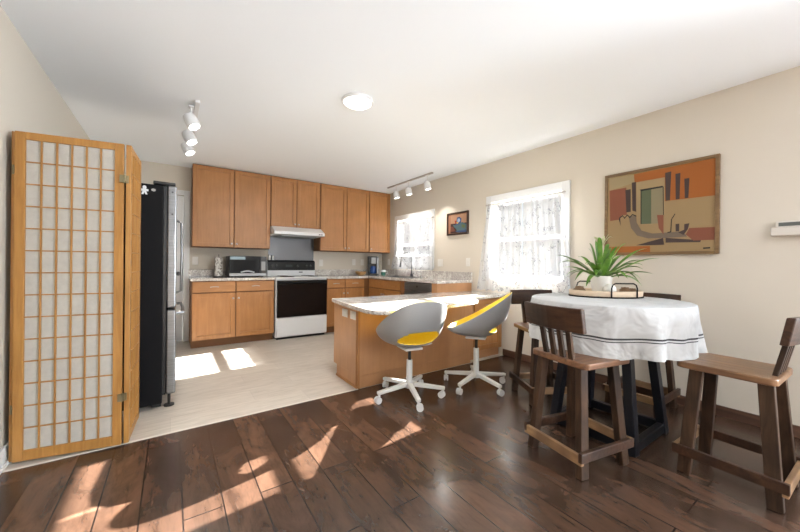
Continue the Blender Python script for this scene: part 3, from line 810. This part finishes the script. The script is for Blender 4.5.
# ================================================================== swivel chairs
YEL = flat('yellow_shell', (0.66, 0.50, 0.05), 0.3)
GRY = flat('grey_shell', (0.33, 0.335, 0.34), 0.4)
def swivel_chair(label, x, y, seat_z, face, base_rot):
    t = thing('swivel_chair', label, 'chair', (x, y, 0), 0)
    zs = seat_z
    R = Matrix.Translation((0, 0, zs)) @ Matrix.Rotation(face, 4, 'Z')
    def rim(th):
        c_, s_ = math.cos(th), math.sin(th)
        n = 2.35
        r = 1.0 / ((abs(c_) / .283) ** n + (abs(s_) / .278) ** n) ** (1 / n)
        xx = r * c_
        k = (.283 - xx) / .566
        z = .065 + .335 * (k ** 1.3)
        return r, z
    b = MB()
    NU, NV = 112, 44
    c0 = b.bm.verts.new(R @ Vector((.0, 0, 0)))
    V = []
    for i in range(NU):
        th = 2 * PI * i / NU
        r, z = rim(th)
        row = []
        for j in range(1, NV + 1):
            s = j / NV
            rr = 2 * s * (1 - s) * r * .86 + s * s * r
            zz = (s ** 2.3) * z
            row.append(b.bm.verts.new(R @ Vector((rr * math.cos(th) - .02, rr * math.sin(th), zz))))
        V.append(row)
    for i in range(NU):
        A, B = V[i], V[(i + 1) % NU]
        b.bm.faces.new((c0, A[0], B[0]))
        for j in range(NV - 1):
            th = 2 * PI * (i + .5) / NU; s = (j + 1.5) / NV
            if ((th - PI) / 1.0) ** 2 + ((s - .53) / .14) ** 2 < 1: continue
            b.bm.faces.new((A[j], A[j+1], B[j+1], B[j]))
    # recalc for the open bowl: make normals point inwards/up
    me_fix = b
    bmesh.ops.recalc_face_normals(b.bm, faces=b.bm.faces)
    b.bm.normal_update()
    if sum(f.normal.z * f.calc_area() for f in c0.link_faces) + sum(f.normal.z * f.calc_area() for row in V for f in row[5].link_faces) < 0:
        bmesh.ops.reverse_faces(b.bm, faces=b.bm.faces)
    o = b.build('shell', [YEL, GRY], t, world=False, smooth='all', fix=False)
    md = o.modifiers.new('thickness', 'SOLIDIFY'); md.thickness = .009; md.offset = -1; md.material_offset = 1; md.material_offset_rim = 0
    md = o.modifiers.new('smooth', 'SUBSURF'); md.levels = 1; md.render_levels = 1
    # plate, lever, column
    MB().box(-.09, .09, -.08, .08, -.034, -.012, R).build('seat_bracket', GREYW, t, world=False, bevel=.006)
    MB().tube([R @ Vector((0, -.08, -.024)), R @ Vector((.02, -.20, -.024)), R @ Vector((.025, -.235, -.02))], .006, 8).build('lever', GREYW, t, world=False, smooth=True)
    MB().cyl((0, 0, .09), (0, 0, zs - .13), .027, .025).build('column', GREYW, t, world=False, smooth=True)
    MB().cyl((0, 0, zs - .129), (0, 0, zs - .03), .014).build('gas_spring', BLACKP, t, world=False, smooth=True, label='black gas spring')
    MB().cyl((0, 0, .078), (0, 0, .13), .036, .032).build('hub', GREYW, t, world=False, smooth=True)
    for k in range(5):
        a = base_rot + k * 2 * PI / 5
        d = Vector((math.cos(a), math.sin(a), 0))
        o = MB().beam(d * .03 + Vector((0, 0, .108)), d * .30 + Vector((0, 0, .082)), .034, .042, taper=.8).build('leg', GREYW, t, world=False, bevel=.006)
        p = d * .285
        s = Vector((-d.y, d.x, 0))
        ca = a + k * 1.3 + .6; s = Vector((-math.sin(ca), math.cos(ca), 0)); f = Vector((math.cos(ca), math.sin(ca), 0))
        q = p - f * .012 + Vector((0, 0, .027))
        b = MB()
        for sg in (-1, 1): b.cyl(q + s * (.006 * sg), q + s * (.020 * sg), .027, n=20)
        b.cyl(q - s * .006, q + s * .006, .010)
        b.cyl(p + Vector((0, 0, .05)), p + Vector((0, 0, .078)), .009)
        b.beam(q + Vector((0, 0, .0)), p + Vector((0, 0, .055)), .016, .012, side=f)
        b.build('caster', WHITE, o, world=False, smooth=True)
    return t
swivel_chair('grey shell swivel chair with yellow inside, backrest turned to the camera, left of the pair', 1.665, 2.245, .442, math.radians(81), math.radians(32))
swivel_chair('grey shell swivel chair with yellow inside seen in profile, right of the pair', 2.338, 2.11, .478, math.radians(125), math.radians(50))

# ================================================================== counter-height table
TX, TY, TZ = 2.45, 1.05, .895
c = thing('dining_table', 'round counter-height table on black slanted legs, covered by a white cloth', 'table', (TX, TY, 0))
MB().lathe([(0, -.035), (.455, -.035), (.46, -.03), (.46, -.006), (.455, -.001), (0, -.001)], n=56, c=(TX, TY, TZ - .004)).build('table_top', WALNUTX, c)
BX, BY, HB, HT = 2.505, 1.055, .245, .165
cor = [(-1, -1), (1, -1), (1, 1), (-1, 1)]
def crn(i, h, z): return Vector((BX + cor[i][0] * h, BY + cor[i][1] * h, z))
for i in range(4):
    MB().beam(crn(i, HB, 0.0), crn(i, HT, .858), .06, .05, side=(1, 0, 0)).build('leg', BLACKWOOD, c, bevel=.003)
for i in range(4):
    p, q = crn(i, HB - .004, .04), crn((i + 1) % 4, HB - .004, .04); d = (q - p).normalized() * .028
    MB().beam(p + d, q - d, .06, .04, side=(0, 0, 1)).build('floor_rail', BLACKWOOD, c, bevel=.003)
for i in (0, 2):
    p, q = crn(i, HT, .83), crn((i + 1) % 4, HT, .83)
    MB().beam(p, q, .05, .04, side=(0, 0, 1)).build('top_rail', BLACKWOOD, c, bevel=.003)

# tablecloth
DKST = flat('cloth_stripe', (0.035, 0.035, 0.04), 0.85)
R0 = .47
def skirt(u, v):
    th = u * 2 * PI
    fold = (.5 * math.sin(11 * th + 1.0) + .32 * math.sin(17 * th + 2.2) + .25 * math.sin(5 * th)) 
    d = v * .288 * (1 + .03 * math.sin(4 * th + .6) + .02 * math.sin(9 * th))
    r = R0 + .010 * min(1, v * 6) + v ** 1.2 * (.004 + .042 * fold) + .008 * math.sin(23 * th + v * 3) * v
    lo = .018
    z = TZ - d if v > 0 else TZ - .002
    return Vector((TX + r * math.cos(th), TY + r * math.sin(th), z))
b = MB()
NTH = 180
def smi(u, v):
    return 1 if (.590 < v < .625 or .655 < v < .675) else 0
vs = [0, .02, .06, .12, .2, .3, .4, .5, .59, .625, .655, .675, .75, .85, .95, 1.0]
rows = []
for v in vs:
    rows.append([b.bm.verts.new(skirt(i / NTH, v)) for i in range(NTH)])
tops = []
for rr in (.463, .42, .3, .12):
    tops.append([b.bm.verts.new((TX + rr * math.cos(2*PI*i/NTH), TY + rr * math.sin(2*PI*i/NTH), TZ + (.003 if rr < .46 else .002))) for i in range(NTH)])
ctr = b.bm.verts.new((TX, TY, TZ + .003))
allr = tops[::-1] + rows
for k, (A, B) in enumerate(zip(allr, allr[1:])):
    for i in range(NTH):
        f = b.bm.faces.new((A[i], B[i], B[(i+1) % NTH], A[(i+1) % NTH]))
        kk = k - len(tops)
        if kk in (8, 10): f.material_index = 1
for i in range(NTH): b.bm.faces.new((ctr, tops[-1][i], tops[-1][(i+1) % NTH]))
o = b.build('tablecloth', [CLOTH, DKST], None, smooth='all', solid=.0)
tag(o, 'white tablecloth with a dark double stripe draped over the round table', 'tablecloth')

# ================================================================== stools
def stool_build(name, label, seatm, loc, rz):
    t = thing(name, label, 'stool', loc, rz, None)
    zt = .605
    # seat: rounded rectangle slab
    def rr(hx, hy, r, n=6):
        pts = []
        for cx_, cy_, a0 in ((hx - r, hy - r, 0), (-hx + r, hy - r, 90), (-hx + r, -hy + r, 180), (hx - r, -hy + r, 270)):
            for k in range(n + 1):
                a = math.radians(a0 + 90 * k / n); pts.append((cx_ + r * math.cos(a), cy_ + r * math.sin(a)))
        return pts
    MB().prism([(x_ + .016, y_) for x_, y_ in rr(.190, .19, .035)], zt - .034, zt).build('seat', seatm, t, world=False, bevel=.006)
    LB, LT = .168, .128
    C4 = [(-1, -1), (1, -1), (1, 1), (-1, 1)]
    for sx, sy in C4:
        MB().beam((sx * LB, sy * LB, 0), (sx * LT, sy * LT, zt - .0345), .056, .038, side=(0, 1, 0) if False else (1, 0, 0)).build('leg', WALNUT, t, world=False, bevel=.004)
    f = lambda z: LB - (LB - LT) * z / .57
    # lower stretchers: outer side rails, then front and back rails
    for sy in (-1, 1):
        z = .125; e = f(z)
        MB().beam((-e - .055, sy * (e + .030), z), (e + .055, sy * (e + .030), z), .05, .022, side=(0, 0, 1)).build('side_stretcher', WALNUTX, t, world=False, bevel=.003)
    for sx in (-1, 1):
        z = .11 if sx < 0 else .125; e = f(z)
        MB().beam((sx * (e + .040), -e - .035, z), (sx * (e + .040), e + .035, z), .052, .022, side=(0, 0, 1)).build('cross_stretcher', STRETCH, t, world=False, bevel=.003)
    # back spindles and bent back board
    for k in range(4):
        y0 = -.085 + k * .057; y1 = -.09 + k * .06
        MB().beam((-.150, y0, zt - .005), (-.192, y1, .80), .030, .020, side=(0, 1, 0)).build('spindle', WALNUT, t, world=False, bevel=.003)
    b = MB()
    prof = []
    n = 10
    for k in range(n + 1):
        y = -.195 + .39 * k / n
        xo = -.175 - .030 * (1 - (abs(y) / .195) ** 1.6)
        prof.append((xo, y))
    for (a, c_) in zip(prof, prof[1:]):
        pass
    lean = .022
    outer = []; V0 = []
    for z, dx in ((.768, 0), (.898, -lean)):
        A = [b.bm.verts.new((x + dx, y, z)) for x, y in prof]
        B = [b.bm.verts.new((x + dx - .030, y, z)) for x, y in prof]
        V0.append((A, B))
    (A0, B0), (A1, B1) = V0
    for k in range(n):
        b.bm.faces.new((A0[k], A0[k+1], A1[k+1], A1[k])); b.bm.faces.new((B0[k], B1[k], B1[k+1], B0[k+1]))
        b.bm.faces.new((A1[k], A1[k+1], B1[k+1], B1[k])); b.bm.faces.new((A0[k], B0[k], B0[k+1], A0[k+1]))
    for k in (0, n):
        b.bm.faces.new((A0[k], A1[k], B1[k], B0[k]))
    b.build('back_board', WALNUTX, t, world=False, bevel=.005)
    return t
GS = 'bar stools around the round table'
s1 = stool_build('bar_stool', 'dark wooden stool with slatted back nearest the camera, left of the table', SEATA, (1.985, 1.005, 0), math.radians(-11))
s2 = stool_build('bar_stool', 'wooden stool with honey brown seat at the right edge, clear of the table', SEATB, (2.478, .415, 0), math.radians(88))
s3 = copy_tree(s1); s3.location = (2.62, 1.62, 0); s3.rotation_euler = (0, 0, math.radians(-120))
s3['label'] = 'dark wooden stool half hidden behind the left side of the tablecloth, under the window'
s4 = copy_tree(s1); s4.location = (3.135, 1.075, 0); s4.rotation_euler = (0, 0, math.radians(180))
s4['label'] = 'dark wooden stool behind the table, its back board against the right wall'
for s in (s1, s2, s3, s4): s['group'] = GS

# ================================================================== tray and plant on the table
ZC = TZ + .004
TRX, TRY, TRA = 2.632, 1.132, math.radians(-38)
c = thing('serving_tray', 'oval pale wood tray with black metal base and handles on the round table', 'tray', (TRX, TRY, ZC), TRA)
PALE = wood('tray_wood', (0.60, 0.46, 0.33), (0.72, 0.57, 0.42), 'x', 1, .5, bump=.03)
MB().lathe([(0, .0), (.252, .0), (.254, .004), (.252, .008), (0, .008)], n=48, sy=.67).build('base', BLACKM, c, world=False)
MB().lathe([(.0, .009), (.244, .009), (.247, .012), (.250, .046), (.243, .048), (.238, .018), (0, .016)], n=48, sy=.67).build('rim', PALE, c, world=False, smooth=True)
for sx in (-1, 1):
    # loop handles fixed on the rim, one near right, one far left
    th0, th1 = math.radians(-101), math.radians(-58)
    def rp(th, z): 
        return Vector((sx * .256 * math.cos(th), sx * .256 * .67 * math.sin(th), z))
    A_, B_ = rp(th0, .004), rp(th1, .004)
    up_ = lambda P, z: Vector((P.x, P.y, z))
    pts = [A_, up_(A_, .07), up_(A_.lerp(B_, .04), .092), up_(A_.lerp(B_, .14), .103), up_(A_.lerp(B_, .86), .103), up_(A_.lerp(B_, .96), .092), up_(B_, .07), B_]
    MB().tube(pts, .0048, 8).build('handle', BLACKM, c, world=False, smooth=True, label='black metal loop handle')
def trp(u, v): # point on the tray
    return (TRX + u * math.cos(TRA) - v * math.sin(TRA), TRY + u * math.sin(TRA) + v * math.cos(TRA))
px, py = trp(-.018, .02)
ZT = ZC + .0165
c = thing('potted_plant', 'green bromeliad with long arching leaves in a white pot on the tray', 'plant', (px, py, ZT))
MB().lathe([(0, 0), (.052, 0), (.060, .02), (.073, .135), (.067, .135), (.056, .03), (0, .026)], n=32).build('pot', flat('white_pot', (.80, .78, .74), .4), c, world=False, smooth=True)
MB().lathe([(0, .108), (.0645, .108), (.0645, .112), (0, .116)], n=24).build('soil', flat('soil', (.05, .03, .02), .9), c, world=False)
def leafmat():
    m, nt, b = newmat('leaf_green')
    k = noise(nt, texco(nt), 14, 3)
    cc = ramp(nt, k, [(0.3, (0.045, 0.14, 0.012)), (0.7, (0.15, 0.31, 0.04))])
    nt.links.new(cc, b.inputs['Base Color']); b.inputs['Roughness'].default_value = .35
    return m
LEAF = leafmat()
rng = random.Random(4)
b = MB()
def leaf(b, az, length, rise, droop, w, z0=.105):
    n = 14; pts = []
    d = Vector((math.cos(az), math.sin(az), 0)); s = Vector((-d.y, d.x, 0))
    for k in range(n + 1):
        t_ = k / n
        r = .012 + length * t_ * (1 - .10 * t_)
        z = z0 + rise * math.sin(min(1, t_ * 1.0) * PI * .5) - droop * t_ ** 2.4
        wd = w * (0.8 + .8 * t_) if t_ < .45 else w * 1.16 * (1 - ((t_ - .45) / .55) ** 2.6)
        p = d * r + Vector((0, 0, z))
        pts.append((p, wd))
    rows = []
    for p, wd in pts:
        wd = max(wd, .0008)
        rows.append([b.bm.verts.new(p + s * wd), b.bm.verts.new(p - Vector((0, 0, wd * .45))), b.bm.verts.new(p - s * wd)])
    for A, B in zip(rows, rows[1:]):
        b.bm.faces.new((A[0], B[0], B[1], A[1])); b.bm.faces.new((A[1], B[1], B[2], A[2]))
N = 30
for k in range(N):
    az = 2 * PI * k * .381966 + rng.uniform(-.2, .2)
    q = k / N
    if q < .33:   leaf(b, az, rng.uniform(.24, .32), rng.uniform(.10, .15), rng.uniform(.10, .16), .014)
    elif q < .7:  leaf(b, az, rng.uniform(.24, .33), rng.uniform(.15, .22), rng.uniform(.03, .09), .015)
    else:         leaf(b, az, rng.uniform(.07, .16), rng.uniform(.24, .32), rng.uniform(.0, .02), .014)
# the long blades seen to the left and right in the picture
rgt = -YAW
for az, L, ri, dr in ((rgt + .15, .42, .24, .0), (rgt - .25, .40, .18, .02), (rgt + PI - .2, .34, .20, .02), (rgt + PI + .25, .36, .12, .03), (rgt + PI + .0, .30, .16, .02), (rgt - .6, .33, .10, .05), (rgt + PI + .7, .30, .09, .13), (rgt - 1.0, .28, .09, .12)):
    leaf(b, az, L, ri, dr, .0155)
b.build('foliage', LEAF, c, world=False, smooth='all', fix=False)
b = MB()
for k in range(12):
    az = 2 * PI * k / 12 * 2.4
    leaf(b, az, rng.uniform(.03, .065), rng.uniform(.04, .09), rng.uniform(0, .03), .008, z0=.36)
b.tube([(0, 0, .11), (0, 0, .40)], .006, 6)
b.build('flower', flat('cream_bracts', (.55, .56, .36), .5), c, world=False, smooth='all', fix=False, label='pale cream flower spike')
def cone(label, u, v, r, h, mat, name, cat, group=None):
    x, y = trp(u, v)
    b = MB()
    prof = [(0, 0), (r * .7, .0), (r, h * .3), (r * .92, h * .6), (r * .55, h * .9), (0, h)]
    b.lathe(prof, n=24)
    t = thing(name, label, cat, (x, y, ZT), 0, group)
    b.build('core', mat, t, world=False, smooth=True)
    s = MB()
    for j in range(6):
        zz = h * (.1 + .14 * j); rr = r * (1.0 - .10 * abs(j - 2)) * (1 if j < 4 else .8)
        for k in range(11):
            a = 2 * PI * (k + .5 * (j % 2)) / 11
            p = Vector((rr * .86 * math.cos(a), rr * .86 * math.sin(a), zz))
            s.beam(p, p + Vector((r * .26 * math.cos(a), r * .26 * math.sin(a), .007)), .004, r * .36, side=(0, 0, 1), taper=.6)
    s.build('scales', mat, t, world=False)
CONE = flat('pine_cone_brown', (.20, .12, .065), .8)
cone('brown pine cone on the left end of the tray behind the black handle', -.185, .0, .038, .06, CONE, 'pine_cone', 'pine cone', 'pine cones on the tray')
cone('brown pine cone on the right end of the tray inside the near handle', .135, -.01, .034, .056, CONE, 'pine_cone', 'pine cone', 'pine cones on the tray')
cone('brown pine cone at the right tip of the tray, the farther of the two there', .20, .01, .028, .046, CONE, 'pine_cone', 'pine cone', 'pine cones on the tray')
x, y = trp(-.025, -.10)
o = MB().lathe([(0, 0), (.018, .002), (.034, .014), (.043, .035), (.040, .056), (.028, .072), (.012, .080), (0, .081)], n=24, c=(x, y, ZT)).build('decorative_ball', flat('cream_ball', (.76, .74, .69), .6), None, smooth=True)
tag(o, 'round white textured ball lying in front of the plant pot on the tray', 'ornament')

# ================================================================== curtains
def curtain(label, parent_name, x, y0t, y1t, y0b, y1b, zt, zb, mat, folds, amp, group=None, name='curtain', top=None):
    b = MB()
    NU, NV = 90, 26
    def fn(u, v):
        yt = y0t + (y1t - y0t) * u; yb = y0b + (y1b - y0b) * u
        y = yt + (yb - yt) * (v ** .9)
        ph = folds * 2 * PI * u
        a = amp * (.55 + .45 * v)
        xx = x + a * (math.sin(ph) + .4 * math.sin(2.3 * ph + 1)) / 1.4
        zt_ = zt if top is None else top(u)
        z = zt_ + (zb - zt_) * v + (.008 * math.sin(ph) if v > .97 else 0)
        return Vector((xx, y, z))
    b.grid(fn, NU, NV)
    o = b.build(name, mat, None, smooth='all', fix=False)
    return tag(o, label, 'curtain', group)
curtain('sheer white lace curtain panel, left half of the large window', '', 3.345, 2.845, 2.345, 3.02, 2.33, 1.893, .80, SHEER, 7, .016)
curtain('sheer white lace curtain panel, right half of the large window', '', 3.345, 2.33, 1.862, 2.32, 1.76, 1.893, .80, SHEER, 7, .016)
curtain('sheer white lace curtain over the sink window', '', 3.374, 4.93, 3.985, 5.12, 3.945, 1.868, 1.035, SHEER, 11, .009)
curtain('short denser white curtain tier across the lower half of the sink window', '', 3.352, 5.06, 3.95, 5.13, 3.95, 1.34, 1.035, SHEERD, 10, .007, name='cafe_curtain', top=lambda u: 1.25 + .012 * abs(math.sin(u * 2 * PI)))
def rod(label, x, y0, y1, z, br):
    c = thing('curtain_rod', label, 'curtain rod', (x, (y0 + y1) / 2, z))
    MB().cyl((x, y0, z), (x, y1, z), .006, n=12).build('rod', NICKEL, c, smooth=True)
    for y in br:
        MB().beam((x, y, z), (XR - .0205, y, z), .02, .01, side=(0, 0, 1)).build('bracket', NICKEL, c)
    for y, s in ((y0, -1), (y1, 1)):
        MB().lathe([(0, -.014), (.012, -.007), (.014, 0), (.012, .007), (0, .014)], n=14, c=(x, y + s * .008, z)).build('finial', NICKEL, c, smooth=True)
rod('thin nickel curtain rod across the large window', 3.345, 1.845, 2.86, 1.893, (1.865, 2.337, 2.84))
rod('thin nickel curtain rod across the sink window', 3.374, 3.97, 4.95, 1.868, (3.99, 4.92))

# ================================================================== pictures on the right wall
def picture(name, label, y0, y1, z0, z1, fwid, depth, framemat, bgcol, polys, cols, lift):
    c = thing(name, label, 'picture', (XR, (y0 + y1) / 2, z0))
    X1 = XR - .001; X0 = XR - depth
    MB().box(X0, X1, y0, y0 + fwid, z0, z1).box(X0, X1, y1 - fwid, y1, z0, z1).box(X0, X1, y0 + fwid, y1 - fwid, z0, z0 + fwid).box(X0, X1, y0 + fwid, y1 - fwid, z1 - fwid, z1).build('frame', framemat, c, bevel=.003)
    xs = XR - lift
    names = sorted(set(n for n, _ in polys))
    mats = [flat(name + '_ground', bgcol, .8)] + [flat(name + '_' + n, cols[n], .8) for n in names]
    b = MB().box(xs, X1, y0 + fwid, y1 - fwid, z0 + fwid, z1 - fwid)
    for k, (n, q) in enumerate(polys):
        e = .0003 + .00012 * k
        q = [(min(max(y, y0 + fwid), y1 - fwid), min(max(z, z0 + fwid), z1 - fwid)) for y, z in q]
        vs_ = [b.bm.verts.new((xs - e, y, z)) for y, z in q]
        try:
            f = b.bm.faces.new(vs_)
            f.normal_update()
            if f.normal.x > 0: f.normal_flip()
            f.material_index = 1 + names.index(n)
        except ValueError: pass
    b.build('canvas', mats, c, fix=False)
    return c
PA = [
  ('tan2',[(1.211, 1.87), (1.007, 1.875), (1.005, 1.556), (1.059, 1.563), (1.092, 1.483), (1.207, 1.494)]),
  ('cream',[(1.434, 1.951), (1.233, 1.948), (1.227, 1.873), (1.432, 1.836)]),
  ('orange',[(1.233, 1.948), (0.693, 1.956), (0.694, 1.671), (1.006, 1.673), (1.007, 1.875), (1.227, 1.873)]),
  ('rust',[(1.432, 1.836), (1.292, 1.842), (1.286, 1.59), (1.325, 1.594), (1.351, 1.553), (1.424, 1.549)]),
  ('brown',[(1.3, 1.818), (1.257, 1.82), (1.255, 1.615), (1.29, 1.614)]),
  ('brown',[(1.249, 1.877), (1.216, 1.876), (1.213, 1.61), (1.242, 1.623)]),
  ('brown',[(1.005, 1.91), (0.964, 1.914), (0.971, 1.675), (1.0, 1.675)]),
  ('brown',[(0.936, 1.886), (0.904, 1.888), (0.908, 1.676), (0.933, 1.676)]),
  ('brown',[(0.879, 1.835), (0.847, 1.835), (0.852, 1.677), (0.875, 1.677)]),
  ('green',[(1.177, 1.802), (1.102, 1.799), (1.1, 1.493), (1.175, 1.496)]),
  ('grey',[(1.102, 1.799), (1.021, 1.796), (1.019, 1.489), (1.1, 1.493)]),
  ('black',[(1.187, 1.802), (1.021, 1.805), (1.021, 1.792), (1.177, 1.787)]),
  ('black',[(1.021, 1.799), (1.015, 1.798), (1.011, 1.557), (1.016, 1.558)]),
  ('black',[(1.18, 1.799), (1.174, 1.797), (1.171, 1.496), (1.178, 1.497)]),
  ('taupe',[(1.272, 1.578), (1.213, 1.581), (1.208, 1.513), (1.171, 1.439), (1.091, 1.407), (0.894, 1.41), (0.866, 1.384), (0.859, 1.366), (1.0, 1.364), (1.122, 1.367), (1.203, 1.397), (1.251, 1.469)]),
  ('rust',[(1.059, 1.563), (1.013, 1.557), (1.012, 1.394), (1.046, 1.451)]),
  ('brown',[(1.211, 1.311), (1.015, 1.365), (1.007, 1.308), (1.106, 1.307)]),
  ('brown',[(0.997, 1.364), (0.773, 1.333), (0.777, 1.318), (0.997, 1.324)]),
  ('rust',[(0.844, 1.434), (0.693, 1.429), (0.695, 1.332), (0.819, 1.332), (0.866, 1.384)]),
  ('brown',[(0.932, 1.473), (0.908, 1.475), (0.908, 1.413), (0.931, 1.413)]),
  ('brown',[(0.876, 1.468), (0.844, 1.472), (0.853, 1.426), (0.88, 1.381), (0.914, 1.405), (0.876, 1.423)]),
  ('black',[(0.937, 1.561), (0.934, 1.555), (0.956, 1.515), (0.96, 1.408), (0.986, 1.403), (0.986, 1.41), (0.966, 1.416), (0.962, 1.516)]),
  ('black',[(1.333, 1.491), (1.349, 1.553), (1.346, 1.573), (1.319, 1.593), (1.303, 1.568), (1.281, 1.595), (1.26, 1.569), (1.242, 1.594), (1.21, 1.575), (1.211, 1.565), (1.24, 1.584), (1.26, 1.557), (1.281, 1.583), (1.303, 1.556), (1.319, 1.582), (1.339, 1.566)]),
  ('orange',[(1.428, 1.304), (1.106, 1.301), (1.105, 1.236), (1.427, 1.238)]),
  ('black',[(0.76, 1.275), (0.719, 1.277), (0.719, 1.266), (0.76, 1.264)]),
]
picture('abstract_painting', 'large framed abstract picture in orange, rust and tan on the right wall', .668, 1.470, 1.224, 1.982, .024, .03, wood('olive_frame', (.13, .07, .025), (.20, .115, .045), 'y', 1, .4), (0.273, 0.186, 0.090), PA,
        dict(tan2=(0.291, 0.208, 0.108), cream=(0.285, 0.223, 0.124), orange=(0.279, 0.084, 0.011), rust=(0.186, 0.059, 0.031), brown=(0.046, 0.028, 0.025), green=(0.081, 0.099, 0.053), grey=(0.205, 0.174, 0.105), black=(0.009, 0.008, 0.007), taupe=(0.136, 0.102, 0.074)), .018)
PB = [
  ('pink',[(3.593, 1.862), (3.255, 1.851), (3.256, 1.72), (3.591, 1.725)]),
  ('dark',[(3.591, 1.725), (3.256, 1.72), (3.258, 1.573), (3.596, 1.588)]),
  ('teal',[(3.542, 1.71), (3.474, 1.694), (3.355, 1.735), (3.265, 1.694), (3.264, 1.592), (3.445, 1.587), (3.48, 1.647), (3.528, 1.68)]),
  ('blue',[(3.462, 1.808), (3.409, 1.813), (3.369, 1.783), (3.379, 1.728), (3.434, 1.7), (3.494, 1.696), (3.474, 1.742)]),
  ('sky',[(3.446, 1.792), (3.402, 1.787), (3.395, 1.753), (3.427, 1.733), (3.454, 1.75)]),
  ('red',[(3.509, 1.77), (3.475, 1.761), (3.467, 1.722), (3.498, 1.721)]),
  ('yellow',[(3.468, 1.746), (3.431, 1.736), (3.44, 1.715), (3.467, 1.72)]),
  ('rust',[(3.591, 1.685), (3.542, 1.681), (3.493, 1.61), (3.589, 1.605)]),
  ('green',[(3.368, 1.703), (3.297, 1.687), (3.303, 1.646), (3.367, 1.656)]),
  ('blue',[(3.493, 1.614), (3.277, 1.621), (3.27, 1.585), (3.459, 1.593)]),
]
picture('small_picture', 'small dark-framed picture of a blue figure between the two windows', 3.238, 3.667, 1.556, 1.886, .026, .028, flat('dark_brown_frame', (.035, .018, .012), .35), (.30, .14, .08), PB,
        dict(pink=(.36, .20, .12), dark=(.035, .016, .012), teal=(.05, .10, .12), blue=(.03, .06, .15), sky=(.24, .32, .48), red=(.25, .03, .015), yellow=(.45, .30, .05), rust=(.12, .035, .02), green=(.08, .11, .045)), .016)

# thermostat box at the right edge
c = thing('wall_heater_control', 'white wall unit with a narrow grey louvre at the right edge', 'wall unit', (XR, .25, 1.34))
bx('case', (XR - .05, XR - .001, .09, .408, 1.338, 1.395), flat('cream_plastic', (.60, .56, .51), .45), c, bevel=.008, seg=3)
bx('upper_case', (XR - .035, XR - .001, .09, .385, 1.395, 1.437), flat('cream_plastic', (.60, .56, .51), .45), c, bevel=.004)
bx('louvre', (XR - .037, XR - .034, .09, .372, 1.403, 1.428), flat('louvre_grey', (.10, .11, .10), .6), c)

# ================================================================== ceiling lamps
LAMP = flat('lamp_glow', (1, .97, .92), .4, emit=3.0)
LAMP2 = flat('spot_glow', (1, .97, .92), .4, emit=8.0)
c = thing('ceiling_light', 'round white flush ceiling light in the middle of the room', 'ceiling light', (1.245, 2.43, H))
MB().lathe([(0, -.001), (.128, -.001), (.130, -.012), (.126, -.022), (.115, -.022), (0, -.022)], n=40, c=(1.245, 2.43, H)).build('ring', WHITE, c, smooth=True)
MB().lathe([(0, -.046), (.05, -.045), (.09, -.038), (.114, -.0225), (0, -.0225)], n=40, c=(1.245, 2.43, H)).build('diffuser', LAMP, c, smooth=True)
light('ceiling_lamp_light', 'AREA', (1.245, 2.43, H - .06), 26, (1, .96, .90), .2, (0, 0, -1))

def head(par, x, y, z, dirv, ztrack):
    d = Vector(dirv).normalized()
    p = Vector((x, y, z))
    a = p - d * .06; e = p + d * .06
    q = Matrix.Translation(a) @ d.to_track_quat('Z', 'Y').to_matrix().to_4x4()
    o = MB().lathe([(0, 0), (.025, .0), (.044, .014), (.051, .045), (.052, .125), (.044, .125), (.040, .112), (0, .11)], n=28, M=q).build('lamp_head', WHITE, par, smooth=True)
    MB().lathe([(0, .1125), (.0395, .1125), (.038, .118), (0, .121)], n=24, M=q).build('bulb', LAMP2, o, smooth=True)
    MB().tube([(x, y, ztrack), (x, y, z + .07), a + d * .02], .006, 8).build('arm', WHITE, o, smooth=True)
    MB().box(x - .018, x + .018, y - .03, y + .03, ztrack - .008, ztrack + .001).build('adapter', WHITE, o, bevel=.002)
    light('track_spot_light', 'SPOT', e + d * .01, 22, (1, .93, .84), .03, d, spot=math.radians(100))
c = thing('track_light', 'white ceiling track with three spotlights in line, above the fridge aisle', 'track light', (.165, 3.75, H))
bx('track', (.148, .182, 3.20, 4.32, H - .022, H - .001), WHITE, c, bevel=.002)
for y in (3.32, 3.76, 4.14): head(c, .125, y, 2.325, (.45, -.35, -1), H - .023)
c = thing('track_light', 'white ceiling track with three spotlights beside the right wall over the sink', 'track light', (3.08, 4.25, H))
bx('track', (3.085, 3.115, 3.66, 4.86, H - .022, H - .001), NICKEL, c, bevel=.002)
for y in (3.78, 4.25, 4.60): head(c, 3.10, y, 2.295, (.15, -.12, -1), H - .023)
